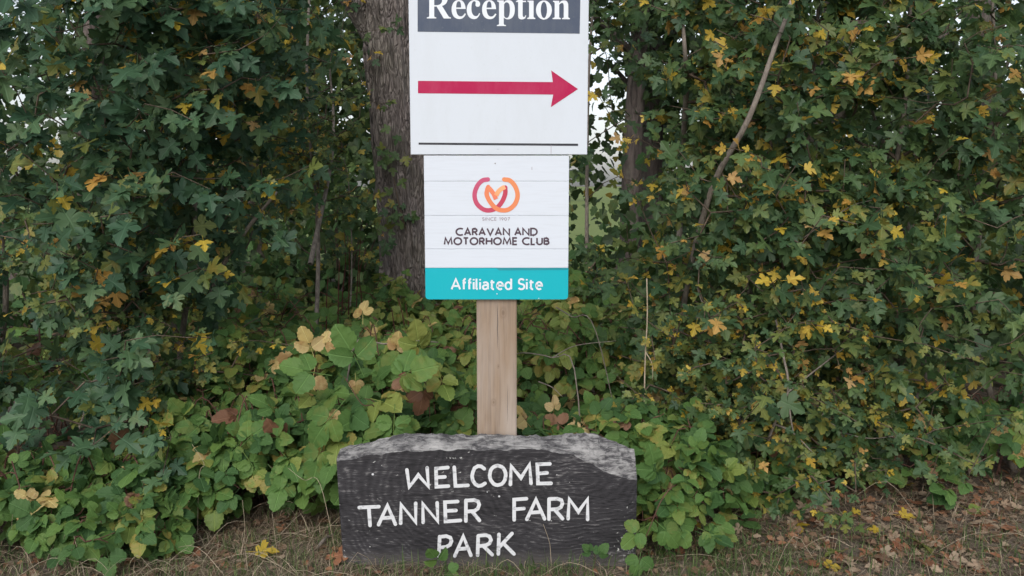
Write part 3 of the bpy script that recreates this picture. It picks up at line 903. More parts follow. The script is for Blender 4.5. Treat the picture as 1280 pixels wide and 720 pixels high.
def put_leaves(parent, kind, mats, pos, rot, size, shp, mat, n_obj=300, rest_name='foliage'):
    """the largest leaves in view become parts of their own, the rest one mesh"""
    pos = np.asarray(pos); N = len(pos)
    base = BASES[parent.name]
    px, py, z = proj(pos)
    inview = (px > -20) & (px < 1300) & (py > -20) & (py < 740) & (z > .3)
    score = np.where(inview, size / np.maximum(z, .1), -1)
    order = np.argsort(-score)
    own = order[:n_obj]; own = own[score[own] > 0]
    for i in own:
        o = bpy.data.objects.new('leaf', leaf_mesh(kind, int(shp[i]), mats[int(mat[i])]))
        m = np.eye(4); m[:3, :3] = rot[i] * size[i]; m[:3, 3] = pos[i] - base
        o.matrix_basis = Matrix(m.tolist())
        o.parent = parent
        col.objects.link(o)
    rest = np.setdiff1d(np.arange(N), own)
    if len(rest) == 0: return
    V, T, U, MI = [], [], [], []
    k = 0
    for s, (v, t, u) in enumerate(SHAPES[kind]):
        idx = rest[shp[rest] == s]
        if len(idx) == 0: continue
        w = np.einsum('nij,vj->nvi', rot[idx] * size[idx][:, None, None], v) + (pos[idx] - base)[:, None]
        V.append(w.reshape(-1, 3))
        nv = len(v)
        T.append((t[None] + (np.arange(len(idx)) * nv)[:, None, None] + k).reshape(-1, 3))
        U.append(np.tile(u, (len(idx), 1)))
        MI.append(np.repeat(mat[idx], len(t)))
        k += nv * len(idx)
    me = raw_mesh(rest_name, np.concatenate(V), np.concatenate(T), [M[m] for m in mats], np.concatenate(MI), np.concatenate(U))
    o = bpy.data.objects.new(rest_name, me); col.objects.link(o); o.parent = parent
    tag(o, kind='stuff')

# ------------------------------------------------------------------ growing twigs to leaf positions
def grow(stems, targets, step=.14, tip_r=.0016, max_r=.03, sag=.06):
    """stems: polylines; targets: N x 3.  Returns tubes and the last direction at each target"""
    nodes, parent = [], []
    for s in stems:
        for i, p in enumerate(s):
            nodes.append(np.asarray(p, float)); parent.append(len(nodes) - 2 if i else -1)
    stem_n = len(nodes)
    arr = np.zeros((stem_n + len(targets) * 14, 3)); arr[:stem_n] = nodes
    cnt = stem_n
    par = parent[:]
    d0 = np.min(np.linalg.norm(targets[:, None] - arr[None, :stem_n], axis=2), axis=1)
    dirs = np.zeros_like(targets); tn = np.zeros(len(targets), int)
    for ti in np.argsort(d0):
        t = targets[ti]
        dv = t - arr[:cnt]
        dist = np.linalg.norm(dv, axis=1)
        n = int(np.argmin(dist + .55 * np.maximum(0, -dv[:, 2])))
        a = arr[n]; d = max(dist[n], 1e-4)
        k = max(1, min(10, int(math.ceil(d / step))))
        bend = rng.normal(0, .10, 3) * d; bend[2] += sag * d
        prev = n
        for j in range(1, k + 1):
            q = j / k
            p = a + (t - a) * q + bend * math.sin(math.pi * q) + (rng.normal(0, .012, 3) if j < k else 0)
            arr[cnt] = p; par.append(prev); prev = cnt; cnt += 1
        tn[ti] = prev
        dd = arr[prev] - arr[par[prev]]
        dirs[ti] = dd / (np.linalg.norm(dd) + 1e-9)
    load = np.zeros(cnt)
    load[tn] += 1
    for i in range(cnt - 1, -1, -1):
        if par[i] >= 0: load[par[i]] += load[i]
    rad = np.minimum(tip_r * np.maximum(load, 1) ** .42, max_r)
    segs = [(np.array([arr[par[i]], arr[i]]), np.array([min(rad[par[i]], rad[i] * 1.35), rad[i]])) for i in range(stem_n, cnt)]
    st, k = [], 0
    for s in stems:
        st.append((np.array(s), None, k)); k += len(s)
    return segs, dirs, rad, st

def seg_tubes(segs, sides=4):
    a = np.array([s[0][0] for s in segs]); b = np.array([s[0][1] for s in segs])
    ra = np.array([s[1][0] for s in segs]); rb = np.array([s[1][1] for s in segs])
    d = unit(b - a); ref = np.where(np.abs(d[:, 2:3]) < .8, np.array([[0, 0, 1.0]]), np.array([[1.0, 0, 0]]))
    u = unit(np.cross(d, ref)); w = np.cross(d, u)
    ang = np.linspace(0, 2 * np.pi, sides, endpoint=False)
    ring = u[:, None] * np.cos(ang)[None, :, None] + w[:, None] * np.sin(ang)[None, :, None]
    A = a[:, None] + ring * ra[:, None, None]; B = b[:, None] + ring * rb[:, None, None]
    V = np.concatenate([A, B], 1).reshape(-1, 3)
    j = np.arange(sides); k = (j + 1) % sides
    t = np.concatenate([np.stack([j, k, k + sides], -1), np.stack([j, k + sides, j + sides], -1)])
    T = (t[None] + (np.arange(len(a)) * 2 * sides)[:, None, None]).reshape(-1, 3)
    return V, T

def blob_targets(blobs, n_total, spread=.13, per=7):
    vol = np.array([b[1][0] * b[1][1] * b[1][2] for b in blobs]) ** .8
    out = []
    for (c, r), v in zip(blobs, vol / vol.sum()):
        n = max(per, int(n_total * v)); m = max(1, n // per)
        q = rng.normal(0, 1, (m, 3)); q = q / np.linalg.norm(q, axis=1)[:, None] * rng.uniform(.15, 1, (m, 1)) ** .45
        cen = np.array(c) + q * np.array(r)
        out.append((np.repeat(cen, per, 0) + rng.normal(0, spread, (m * per, 3))))
    t = np.concatenate(out)
    return t[t[:, 2] > .06]

def B(px, py, Y, rx, ry, rz): return (P(px, py, Y), (rx, ry, rz))

def maple(label, base, stems, blobs, n_targets, leaf_range=(.055, .085), probs=(.40, .43, .09, .05, .03), n_obj=300, per=6, face=.8, stem_r=.016, name='field_maple', yellow=1.0, leaves=None, cat='maple', group='field maples of the hedge', push=.26):
    t = thing(name, label, cat, base, group)
    targets = blob_targets(blobs, int(n_targets * 1.25), .15)
    # keep clear of the signs, the post and the board
    pxs, pys, zz = proj(targets)
    bad = (targets[:, 1] < .35) & (pxs > 400) & (pxs < 815)
    targets = targets[~bad]
    sp = [smooth_path([np.array(q, float) + ([0, push, 0] if i else [0, 0, 0]) for i, q in enumerate(s)], 5 * len(s)) for s in stems]
    segs, dirs, rad, st = grow(sp, targets, max_r=stem_r)
    V, T = seg_tubes(segs)
    tag(part('twigs', raw_mesh('twigs', V, T, [M['twig']]), t), kind='stuff')
    for s in sp:
        V, T = tubes([(s, np.linspace(stem_r, stem_r * .35, len(s)))], 7)
        part('stem', raw_mesh('stem', V, T, [M['twig_grey']]), t)
    N = len(targets) * per
    own = np.repeat(np.arange(len(targets)), per)
    k = np.tile(np.arange(per), len(targets))
    pos = targets[own] - dirs[own] * (k // 2)[:, None] * .045 + rng.normal(0, .008, (N, 3))
    rd = unit(rng.normal(0, 1, (N, 3)))
    side = unit(np.cross(dirs[own], rd)) * np.where(k % 2, 1, -1)[:, None]
    tip = unit(side * .55 + dirs[own] * .35 + rd * .35 + np.array([0, -.28, -.50]))
    nrm = np.array([0, -face, .62]) + rng.normal(0, .42, (N, 3))
    rot = frames(tip, nrm)
    size = rng.uniform(*leaf_range, N) * rng.choice([.55, .75, .9, 1.12], N, p=[.18, .27, .42, .13])
    # colour: by cluster, so that sprays turn together
    p = np.array(probs) * np.array([1, 1, 1, yellow, yellow]); p /= p.sum()
    cm = rng.choice(5, len(targets), p=p)
    mat = np.where(rng.random(N) < .18, cm[own], rng.choice(5, N, p=p))
    size = np.where(mat >= 3, size * .82, size)
    shp = rng.integers(0, 6, N)
    put_leaves(t, 'maple', leaves or MAPLE, pos, rot, size, shp, mat, n_obj)
    return t

def gz(p): return (float(p[0]), float(p[1]), ground_z(float(p[0]), float(p[1])) - .02)

L0 = (P(-120, 600, .8)[0], .8)
maple('field maple at the left edge, beyond the overhanging dark spray', gz(P(-60, 600, .8)),
      [[gz(P(-60, 600, .8)), P(-40, 400, .8), P(-70, 100, .9), P(-40, -250, .9)]],
      [B(20, 120, .7, .45, .4, .55), B(0, 380, .7, .45, .4, .5), B(40, 560, .6, .3, .3, .25), B(-160, 200, .9, .5, .5, .9), B(-20, -200, 1.0, .6, .6, .5)], 420, leaves=COOL)
maple('field maple with large dark green leaves left of the bare forked stem', gz(P(120, 600, .75)),
      [[gz(P(120, 600, .75)), P(112, 440, .7), P(122, 200, .45), P(132, 20, .35), P(150, -150, .4)],
       [gz(P(140, 600, .8)), P(150, 480, .8), P(170, 300, .9), P(150, 60, .9), P(170, -200, 1.0)]],
      [B(140, 100, .45, .30, .28, .42), B(150, 270, .55, .30, .3, .35), B(165, 420, .6, .30, .28, .25), B(120, 520, .55, .20, .2, .15),
       B(250, 60, .8, .35, .3, .35), B(180, -180, .8, .6, .5, .4)], 470, (.062, .095), (.46, .41, .06, .045, .025), leaves=COOL)
maple('field maple with grey forked bare stems, left of the big trunk', gz(P(222, 560, 1.1)),
      [[gz(P(222, 560, 1.1)), P(226, 440, 1.05), P(240, 330, 1.05), P(250, 150, 1.1), P(280, -60, 1.2), P(270, -250, 1.2)],
       [gz(P(250, 560, 1.15)), P(262, 380, 1.0), P(300, 300, .95), P(346, 240, .9)],
       [P(226, 440, 1.05), P(190, 320, 1.05), P(150, 250, 1.15)]],
      [B(270, 90, 1.35, .40, .38, .50), B(265, 230, 1.3, .32, .3, .28), B(205, 330, 1.15, .18, .22, .18), B(250, -180, 1.3, .5, .4, .35)],
      400, (.055, .085), (.40, .40, .10, .065, .035), leaves=COOL, push=0)
maple('young field maple turning yellow, in front of the big trunk at its left', gz(P(390, 440, 2.3)),
      [[gz(P(390, 440, 2.3)), P(385, 300, 2.3), P(370, 100, 2.3), P(380, -150, 2.4)],
       [P(388, 330, 2.3), P(405, 180, 2.6), P(400, 60, 3.0)]],
      [B(345, 60, 3.0, .46, .5, .60), B(340, 200, 2.8, .38, .4, .35), B(340, 265, 2.8, .25, .3, .08), B(435, 262, 2.6, .10, .15, .12), B(370, -150, 3.0, .5, .5, .4)],
      270, (.055, .085), (.32, .40, .16, .09, .03))
maple('field maple with a pale slanting bare branch, right of the signs', gz(P(860, 600, 1.05)),
      [[gz(P(860, 600, 1.05)), P(850, 420, 1.0), P(885, 250, .75), P(935, 150, .52), P(968, 60, .50), P(992, -10, .52), P(1020, -150, .6)],
       [P(850, 420, 1.0), P(850, 250, 1.45), P(858, 110, 1.2), P(857, 80, .95), P(853, 20, .9), P(840, -150, 1.0)]],
      [B(900, 90, 1.15, .30, .3, .50), B(875, 240, 1.1, .28, .3, .30), B(870, 350, 1.0, .26, .26, .28), B(850, 440, .95, .2, .2, .18), B(900, -180, 1.2, .6, .5, .4)],
      430, (.055, .082), (.38, .42, .10, .06, .04), yellow=1.7, push=0)
maple('dense field maple flecked with yellow leaves in the middle of the right hedge', gz(P(960, 600, .85)),
      [[gz(P(950, 600, .85)), P(975, 500, .72), P(990, 400, .6), P(1030, 250, .6), P(1050, 50, .7), P(1060, -200, .8)],
       [gz(P(975, 600, .9)), P(970, 420, .8), P(940, 300, .75), P(960, 200, .8)]],
      [B(1010, 130, .8, .36, .3, .50), B(990, 290, .65, .34, .28, .32), B(960, 420, .65, .30, .26, .25), B(920, 520, .65, .22, .2, .16), B(980, 560, .6, .20, .18, .10), B(1040, -180, 1.0, .6, .5, .4)],
      560, (.052, .080), (.40, .40, .09, .07, .04), yellow=1.9)
maple('dense dark field maple at the right end of the hedge above the bare earth', gz(P(1130, 585, .95)),
      [[gz(P(1130, 585, .95)), P(1120, 440, .8), P(1150, 250, .7), P(1175, 80, .6), P(1180, -200, .8)],
       [gz(P(1160, 585, .98)), P(1190, 450, .9), P(1170, 280, .9), P(1120, 120, .9)]],
      [B(1130, 120, .75, .36, .3, .50), B(1120, 300, .7, .36, .28, .34), B(1090, 440, .75, .32, .26, .24), B(1150, 510, .85, .24, .2, .16), B(1150, -180, 1.0, .6, .5, .4), B(1050, 520, .8, .2, .2, .14)],
      540, (.055, .085), (.44, .40, .08, .05, .03), yellow=1.3)
maple('field maple furthest to the right, at the edge of the view', gz(P(1270, 590, .95)),
      [[gz(P(1270, 590, .95)), P(1260, 400, .8), P(1290, 150, .8), P(1280, -150, .9)]],
      [B(1250, 120, .8, .36, .35, .55), B(1260, 340, .8, .36, .3, .40), B(1250, 490, .9, .32, .26, .22), B(1400, 250, .9, .5, .5, .9), B(1280, -180, 1.1, .6, .5, .4)], 430)
maple('thin field maple behind the signs with gaps of white sky', gz(P(770, 420, 2.6)),
      [[gz(P(735, 420, 2.7)), P(738, 250, 2.7), P(742, 60, 2.7), P(760, -150, 2.7)]],
      [B(770, 20, 2.6, .28, .35, .28), B(745, 190, 2.7, .12, .2, .12), B(770, 330, 2.4, .25, .3, .14), B(760, 380, 2.2, .3, .3, .15), B(740, -150, 2.7, .5, .4, .35)],
      120, (.055, .085), (.44, .38, .08, .06, .04), per=5)

HAW = (.22, .34, .34, .08, .02)
maple('small leaved pale hawthorn bush in the lower right hedge beside the tall dry stalk', gz(P(890, 600, .75)),
      [[gz(P(890, 600, .75)), P(885, 520, .65), P(905, 430, .55), P(890, 370, .55)], [gz(P(895, 600, .75)), P(930, 520, .6), P(960, 460, .5)]],
      [B(895, 430, .55, .17, .16, .17), B(880, 510, .55, .16, .16, .12), B(950, 500, .5, .16, .14, .14), B(930, 580, .5, .18, .14, .08)], 230, (.028, .046), HAW, 300, 8, stem_r=.006, name='hawthorn_bush', cat='hawthorn', group='hawthorns in the hedge')
maple('small leaved hawthorn bush at the right end above the bare earth', gz(P(1060, 590, .85)),
      [[gz(P(1060, 590, .85)), P(1050, 500, .7), P(1075, 420, .6)], [gz(P(1065, 590, .85)), P(1110, 520, .7)]],
      [B(1060, 470, .6, .18, .16, .16), B(1110, 540, .65, .18, .14, .10), B(1030, 560, .6, .14, .12, .08)], 170, (.028, .046), HAW, 250, 8, stem_r=.006, name='hawthorn_bush', cat='hawthorn', group='hawthorns in the hedge')
maple('small leaved hawthorn spray left of the big trunk', gz(P(430, 420, 2.6)),
      [[gz(P(430, 420, 2.6)), P(430, 330, 2.6), P(420, 200, 2.5), P(385, 215, 2.3)]],
      [B(395, 165, 2.5, .20, .2, .14), B(365, 215, 2.4, .18, .2, .10), B(425, 290, 2.6, .10, .1, .10)], 110, (.032, .05), HAW, 200, 7, stem_r=.006, name='hawthorn_bush', cat='hawthorn', group='hawthorns in the hedge')
maple('small leaved hawthorn spray among the left maples', gz(P(70, 600, .7)),
      [[gz(P(70, 600, .7)), P(90, 450, .6), P(100, 300, .5)]],
      [B(110, 330, .5, .16, .16, .2), B(250, 420, .8, .2, .2, .12)], 120, (.03, .046), HAW, 200, 7, stem_r=.006, name='hawthorn_bush', cat='hawthorn', group='hawthorns in the hedge')

# ------------------------------------------------------------------ brambles
def bramble(label, cx, cy, rx, ry, h, n_leaf, size=(.10, .16), probs=(.36, .50, .09, .03, .02), n_obj=160, canes=6, face=.5, name='bramble', shell=.45):
    base = gz((cx, cy))
    t = thing(name, label, 'bramble', base, 'brambles under the hedge')
    n_leaf = int(n_leaf * 1.55); size = (size[0] * .74, size[1] * .84)
    a = rng.uniform(0, 2 * math.pi, n_leaf); q = np.sqrt(rng.uniform(0, 1, n_leaf))
    x = cx + rx * q * np.cos(a); y = cy + ry * q * np.sin(a)
    dome = np.sqrt(np.maximum(1 - (q * .97) ** 2, .03)) ** .7
    lump = np.array([.82 + .4 * mnoise.noise(Vector((x_ * 3.1, y_ * 3.1, cx))) for x_, y_ in zip(x, y)])
    z = h * dome * lump * (1 - shell * rng.uniform(0, 1, n_leaf) ** 1.6) + .04
    pos0 = np.column_stack([x, y, z])
    stems = []
    for i in range(canes):
        aa = 2 * math.pi * i / canes + rng.uniform(-.4, .4); rr = rng.uniform(.55, .95)
        b = np.array(base) + [rng.uniform(-.08, .08), rng.uniform(-.05, .05), 0]
        e = np.array([cx + rx * rr * math.cos(aa), cy + ry * rr * math.sin(aa), h * rng.uniform(.15, .5)])
        m = (b + e) / 2; m[2] = h * rng.uniform(.75, 1.0)
        stems.append(smooth_path([b, b * .6 + m * .4 + [0, 0, h * .2], m, e], 16))
    segs, dirs, rad, st = grow(stems, pos0, .12, .0014, .005, .10)
    V, T = seg_tubes(segs)
    tag(part('side_shoots', raw_mesh('side_shoots', V, T, [M['cane']]), t), kind='stuff')
    for s in stems:
        V, T = tubes([(s, np.linspace(.0045, .002, len(s)))], 5)
        part('cane', raw_mesh('cane', V, T, [M['cane']]), t)
    out = np.column_stack([(x - cx) / rx, (y - cy) / ry, np.zeros(n_leaf)])
    nrm = np.array([0, -face, .85]) + out * .35 + rng.normal(0, .28, (n_leaf, 3))
    tip = unit(out * .5 + rng.normal(0, .6, (n_leaf, 3)) + np.array([0, -.35, -.25]))
    rot = frames(tip, nrm)
    sz = rng.uniform(*size, n_leaf)
    p = np.array(probs) / sum(probs)
    put_leaves(t, 'bramble', BRAM, pos0, rot, sz, rng.integers(0, 6, n_leaf), rng.choice(5, n_leaf, p=p), n_obj)
    return t

def W(px, py, Y): return P(px, py, Y)[0]
bramble('low bramble at the far left foot of the hedge', W(150, 610, .38), .38, .36, .32, .30, 190, (.085, .135), (.30, .54, .11, .03, .02))
bramble('straggling low bramble reaching into the straw at the bottom left', W(140, 690, .10), .12, .24, .16, .17, 60, (.085, .13), (.26, .56, .13, .03, .02), canes=4)
bramble('low bramble at the left border of the view', W(20, 620, .34), .34, .30, .30, .30, 140, (.085, .135))
bramble('bramble with yellowing leaflets below the forked bare stems', W(235, 560, .55), .55, .34, .30, .46, 190, (.09, .15), (.32, .48, .15, .03, .02))
bramble('broad leafy bramble left of the welcome board', W(350, 540, .6), .62, .38, .36, .50, 260, (.10, .155))
bramble('large leaved bramble directly behind the left end of the welcome board', W(470, 520, .5), .52, .34, .30, .50, 170, (.13, .20), (.28, .60, .07, .03, .02))
bramble('bramble with cream and brown leaves just left of the post', W(545, 510, .62), .62, .22, .28, .50, 110, (.10, .15), (.34, .44, .10, .07, .05))
bramble('bramble with pale pink brown leaves just right of the post', W(690, 520, .55), .55, .26, .26, .36, 140, (.09, .14), (.30, .44, .13, .08, .05))
bramble('leafy bramble behind the right end of the welcome board', W(775, 540, .5), .50, .30, .30, .44, 210, (.085, .13), (.28, .50, .16, .03, .03))
bramble('bramble hanging down beside the right edge of the welcome board', W(835, 620, .30), .30, .20, .24, .36, 150, (.085, .125), (.26, .58, .13, .02, .01))
bramble('bramble at the foot of the yellow flecked maple', W(930, 600, .62), .62, .30, .24, .26, 120, (.075, .12), (.36, .46, .11, .04, .03))
bramble('bramble at the right end with buff leaves above the bare earth', W(1090, 540, .85), .85, .36, .24, .38, 130, (.08, .13), (.40, .36, .13, .06, .05))
bramble('bramble at the right border of the view', W(1230, 560, .95), .95, .40, .30, .40, 120, (.08, .13))
bramble('bright bramble bank behind the broad leafy bramble', W(300, 430, 1.05), 1.05, .42, .34, .66, 230, (.10, .15), (.14, .54, .28, .02, .02))
bramble('bright bramble bank behind the large leaved bramble', W(450, 430, 1.1), 1.1, .40, .34, .66, 230, (.10, .15), (.14, .54, .28, .02, .02))
for i, (px, Y, rx, ry, h, n, lab) in enumerate((
        (250, 1.55, .70, .50, .60, 260, 'rear bramble behind the forked stems'),
        (420, 1.45, .60, .50, .62, 280, 'rear bramble between the big trunk and the front brambles'),
        (560, 1.45, .45, .50, .60, 220, 'rear bramble below the left corner of the teal sign strip'),
        (700, 1.45, .50, .50, .72, 260, 'rear bramble to the right of the post'),
        (830, 1.40, .50, .45, .66, 220, 'rear bramble under the right maples'),
        (330, 2.75, .95, .75, .62, 560, 'far bramble thicket left of the big trunk'),
        (510, 2.75, .70, .40, .62, 320, 'far bramble at the foot of the big trunk'),
        (700, 2.70, .90, .70, .75, 340, 'far bramble thicket seen right of the lower sign'),
        (70, 1.5, .70, .50, .55, 160, 'rear bramble at the left border'))):
    bramble(lab, W(px, 420, Y), Y, rx, ry, h, n, (.095, .145), (.12, .50, .34, .02, .02), 110, 6)

# single hanging shoots and leaves that stand out
def leaf_at(parent, kind, mat, shp, p, size, tip, nrm):
    o = bpy.data.objects.new('leaf', leaf_mesh(kind, shp, mat))
    rot = frames(np.array([tip], float), np.array([nrm], float))[0]
    m = np.eye(4); m[:3, :3] = rot * size; m[:3, 3] = np.asarray(p) - BASES[parent.name]
    o.matrix_basis = Matrix(m.tolist()); o.parent = parent; col.objects.link(o)

def shoot(label, pts, leaves, mat='cane', r=.0028, name='bramble_shoot', cat='bramble'):
    t = thing(name, label, cat, pts[0])
    s = smooth_path(pts, 16)
    V, T = tubes([(s, np.linspace(r, r * .5, len(s)))], 5)
    part('cane', raw_mesh('cane', V, T, [M[mat]]), t)
    for q in leaves: leaf_at(t, *q)
    return t
F_ = (0, -.85, .5)
shoot('bramble shoot with big bright leaves overhanging the left top of the board', [gz(P(455, 560, .45)), P(470, 520, .30), P(452, 505, .22), P(430, 470, .26)],
      [('bramble', 'br_mid', 2, P(494, 505, .20), 0.172, (-.05, -.2, -1), F_), ('bramble', 'br_mid', 5, P(486, 478, .24), 0.163, (.5, -.2, .3), F_),
       ('bramble', 'br_mid', 0, P(455, 470, .22), 0.172, (-.3, -.2, .8), F_), ('bramble', 'br_mid', 1, P(432, 500, .20), 0.172, (-.6, -.2, -.7), F_),
       ('bramble', 'br_mid', 3, P(415, 470, .26), 0.163, (-.8, -.2, .2), F_), ('bramble', 'br_mid', 4, P(410, 540, .22), 0.155, (-.3, -.2, -.8), F_)])
shoot('dying bramble shoot with a cluster of cream yellow leaves', [gz(P(400, 560, .75)), P(396, 500, .65), P(394, 455, .55), P(392, 430, .5)],
      [('bramble', 'br_cream', 0, P(394, 450, .5), .12, (-.2, -.3, .9), F_), ('bramble', 'br_cream', 1, P(395, 440, .5), .11, (.7, -.2, .6), F_),
       ('bramble', 'br_cream', 3, P(395, 455, .5), .12, (-.2, -.2, -1), F_), ('bramble', 'br_cream', 4, P(494, 448, .55), .09, (.1, -.2, .6), F_), ('bramble', 'br_cream', 1, P(444, 466, .5), .07, (.1, -.2, -1), F_)])
shoot('withered bramble shoot with a curled dark red leaf left of the post', [gz(P(540, 560, .5)), P(536, 500, .40), P(524, 470, .35)],
      [('bramble', 'br_brown', 1, P(525, 470, .33), .12, (.15, -.2, -1), (.5, -.7, .3)), ('bramble', 'br_brown', 4, P(520, 468, .34), .08, (-.7, -.2, -.3), F_),
       ('bramble', 'br_light', 0, P(548, 462, .36), .12, (.1, -.3, -.2), F_), ('bramble', 'br_light', 5, P(528, 446, .36), .13, (-.1, -.3, .5), F_)])
shoot('trailing bramble shoot with bright leaves reaching over the right edge of the board', [gz(P(860, 660, .22)), P(850, 610, .10), P(830, 620, .0), P(812, 660, -.03), P(800, 690, -.05)],
      [('bramble', 'br_mid', 0, P(812, 655, -.04), .10, (-.6, -.3, -.3), F_), ('bramble', 'br_mid', 3, P(803, 680, -.05), .10, (-.2, -.3, -.8), F_), ('bramble', 'br_mid', 1, P(818, 650, -.03), .10, (.6, -.2, -.5), F_),
       ('bramble', 'br_mid', 2, P(840, 635, .05), .12, (.3, -.3, -.8), F_), ('bramble', 'br_mid', 4, P(845, 600, .10), .12, (-.1, -.3, -.8), F_), ('bramble', 'br_mid', 5, P(822, 600, .06), .12, (-.2, -.3, .6), F_)])
shoot('small bramble seedling in front of the lower left of the board', [gz(P(553, 716, -.06)), P(551, 708, -.07), P(550, 700, -.07)],
      [('bramble', 'br_mid', 0, P(551, 706, -.07), .085, (-.1, -.3, .35), F_), ('bramble', 'br_mid', 3, P(551, 708, -.07), .07, (.6, -.4, -.2), F_)], r=.0015)
shoot('tiny bluish green sprig in front of the lower right of the board', [gz(P(743, 712, -.05)), P(744, 700, -.05), P(742, 684, -.05)],
      [('bramble', 'br_dark', 1, P(743, 700, -.05), .06, (.3, -.3, .6), F_), ('bramble', 'br_dark', 4, P(743, 694, -.05), .05, (-.4, -.3, .5), F_)], r=.0012)
for (px, py, k, lab) in ((130, 655, 6, 'low bramble seedling at the lower left among the straw'), (175, 690, 5, 'small bramble seedling at the bottom left corner'), (255, 650, 5, 'small bramble seedling in the straw left of the dry stalks'),
        (300, 640, 5, 'small bramble seedling between the dry stalks'), (395, 635, 5, 'bramble seedling close to the left edge of the board'), (60, 680, 6, 'bramble seedling at the left border'), (905, 655, 6, 'bramble seedling on the earth right of the board'), (860, 690, 6, 'bramble seedling in the grass at the lower right of the board'), (960, 640, 5, 'small bramble seedling below the yellow flecked maple'), (1200, 640, 5, 'bramble seedling at the right of the bare earth'), (1085, 615, 5, 'bramble seedling at the edge of the bare earth')):
    d = _r * (px - 640) / FPX + _u * (360 - py) / FPX + _f
    q = CAM + d * (-CAM[2] / d[2]); b = np.array(gz(q))
    shoot(lab, [b, b + [.02, -.02, .06], b + [-.02, -.04, .12]],
          [('bramble', BRAM[rng.choice([0, 1, 1, 2])], int(rng.integers(0, 6)), b + [rng.uniform(-.06, .06), rng.uniform(-.05, .03), rng.uniform(.03, .13)], rng.uniform(.07, .12), (rng.normal(), -.4, rng.normal() * .4), (rng.normal() * .3, -.6, .8)) for j in range(k)], r=.0016)
# bare stalks and arching canes
def bare(label, pts, r, mat, name='bare_stalk', cat='stalk', group=None, forks=()):
    t = thing(name, label, cat, pts[0], group)
    s = smooth_path(pts, 18)
    V, T = tubes([(s, np.linspace(r, r * .55, len(s)))], 6)
    part('cane', raw_mesh('cane', V, T, [M[mat]]), t)
    for f in forks:
        s = smooth_path(f, 10)
        V, T = tubes([(s, np.linspace(r * .7, r * .35, len(s)))], 5)
        part('side_twig', raw_mesh('side_twig', V, T, [M[mat]]), t)
bare('tall thin pale dry stalk standing right of the signs', [gz(P(806, 520, .5)), P(806, 465, .45), P(809, 400, .42), P(808.5, 348, .42)], .0034, 'straw', forks=[[P(807, 440, .44), P(815, 455, .44), P(816, 475, .45)]])
bare('grey arching bare cane left of the post above the large leaves', [gz(P(420, 470, .8)), P(440, 440, .70), P(480, 430, .62), P(520, 426, .6), P(548, 428, .62)], .0045, 'twig_grey', 'dead_cane', 'cane')
bare('thin dead cane arching to the right of the post', [gz(P(735, 520, .45)), P(718, 462, .45), P(690, 447, .45), P(655, 441, .5), P(640, 445, .6)], .0032, 'twig_grey', 'dead_cane', 'cane',
     forks=[[P(690, 447, .45), P(720, 432, .5), P(770, 426, .55)], [P(673, 477, .42), P(690, 484, .40), P(703, 496, .4)]])
bare('dead cane slanting down from the left, right of the teal sign', [P(695, 384, .9), P(715, 396, .8), P(745, 415, .75), gz(P(790, 520, .8))], .003, 'twig_grey', 'dead_cane', 'cane')
bare('leaning bare grey stem with forked twigs in the lower right hedge', [gz(P(940, 606, .55)), P(962, 545, .45), P(985, 490, .38), P(978, 440, .40), P(970, 400, .45)], .0065, 'twig_grey', 'dead_cane', 'cane',
     forks=[[P(968, 530, .44), P(990, 540, .42), P(1015, 565, .42)], [P(985, 490, .38), P(1010, 470, .40), P(1055, 435, .5)], [P(985, 490, .38), P(988, 520, .38), P(992, 542, .38)]])
bare('bare grey forked twig at the right above the bare earth', [gz(P(1075, 580, .7)), P(1050, 540, .5), P(1025, 525, .46), P(1035, 512, .46)], .004, 'twig_grey', 'dead_cane', 'cane', forks=[[P(1050, 540, .5), P(1090, 548, .5), P(1150, 540, .6)]])
bare('thin straight pale twig crossing the leaves at the upper right', [P(1000, 300, .55), P(1060, 260, .5), P(1090, 250, .5)], .0022, 'twig_grey', 'dead_cane', 'cane')
rs_lab = 'thin dark red dead stalk in front of the big trunk'
for (px, y0, y1, Y) in ((422, 425, 325, 1.9), (408, 395, 345, 2.0), (505, 425, 372, 1.7), (495, 430, 385, 1.7), (512, 440, 380, 1.6), (436, 370, 300, 2.6), (428, 372, 290, 2.7), (446, 372, 296, 2.6), (452, 380, 310, 2.6)):
    bare(rs_lab if px > 460 else 'thin dark red dead stalk left of the big trunk', [gz(P(px - 3, y0 + 60, Y)), P(px, y0, Y), P(px + rng.uniform(-4, 4), (y0 + y1) / 2, Y), P(px + rng.uniform(-8, 8), y1, Y)], .004, 'cane_red', 'dead_stalk', 'stalk', 'dark red dead stalks before the trunk' if px > 460 else 'dark red dead stalks left of the trunk')

# ------------------------------------------------------------------ the big trunk and background trees
def trunk_mesh(path, radii, nr=40, rows=90, rough=.022, mat='bark'):
    s = smooth_path(path, rows); n = len(s)
    rad = np.interp(np.linspace(0, 1, n), np.linspace(0, 1, len(radii)), radii)
    V = []
    for i, (p, r) in enumerate(zip(s, rad)):
        for j in range(nr):
            a = 2 * math.pi * j / nr
            q = Vector((math.cos(a) * 4.2, math.sin(a) * 4.2, p[2] * 1.1))
            d = mnoise.noise(q * 1.1) * .6 + abs(mnoise.noise(q * 2.1 + Vector((5, 1, 0)))) * 1.5 + .45 * mnoise.noise(Vector((math.cos(a) * 19, math.sin(a) * 19, p[2] * 7))) - .4
            rr = r * (1 + .05 * math.sin(3 * a + 1)) + d * rough
            V.append((p[0] + rr * math.cos(a), p[1] + rr * math.sin(a), p[2]))
    F = [(i * nr + j, i * nr + (j + 1) % nr, (i + 1) * nr + (j + 1) % nr, (i + 1) * nr + j) for i in range(n - 1) for j in range(nr)]
    return poly_mesh('trunk', V, F, M[mat], True)

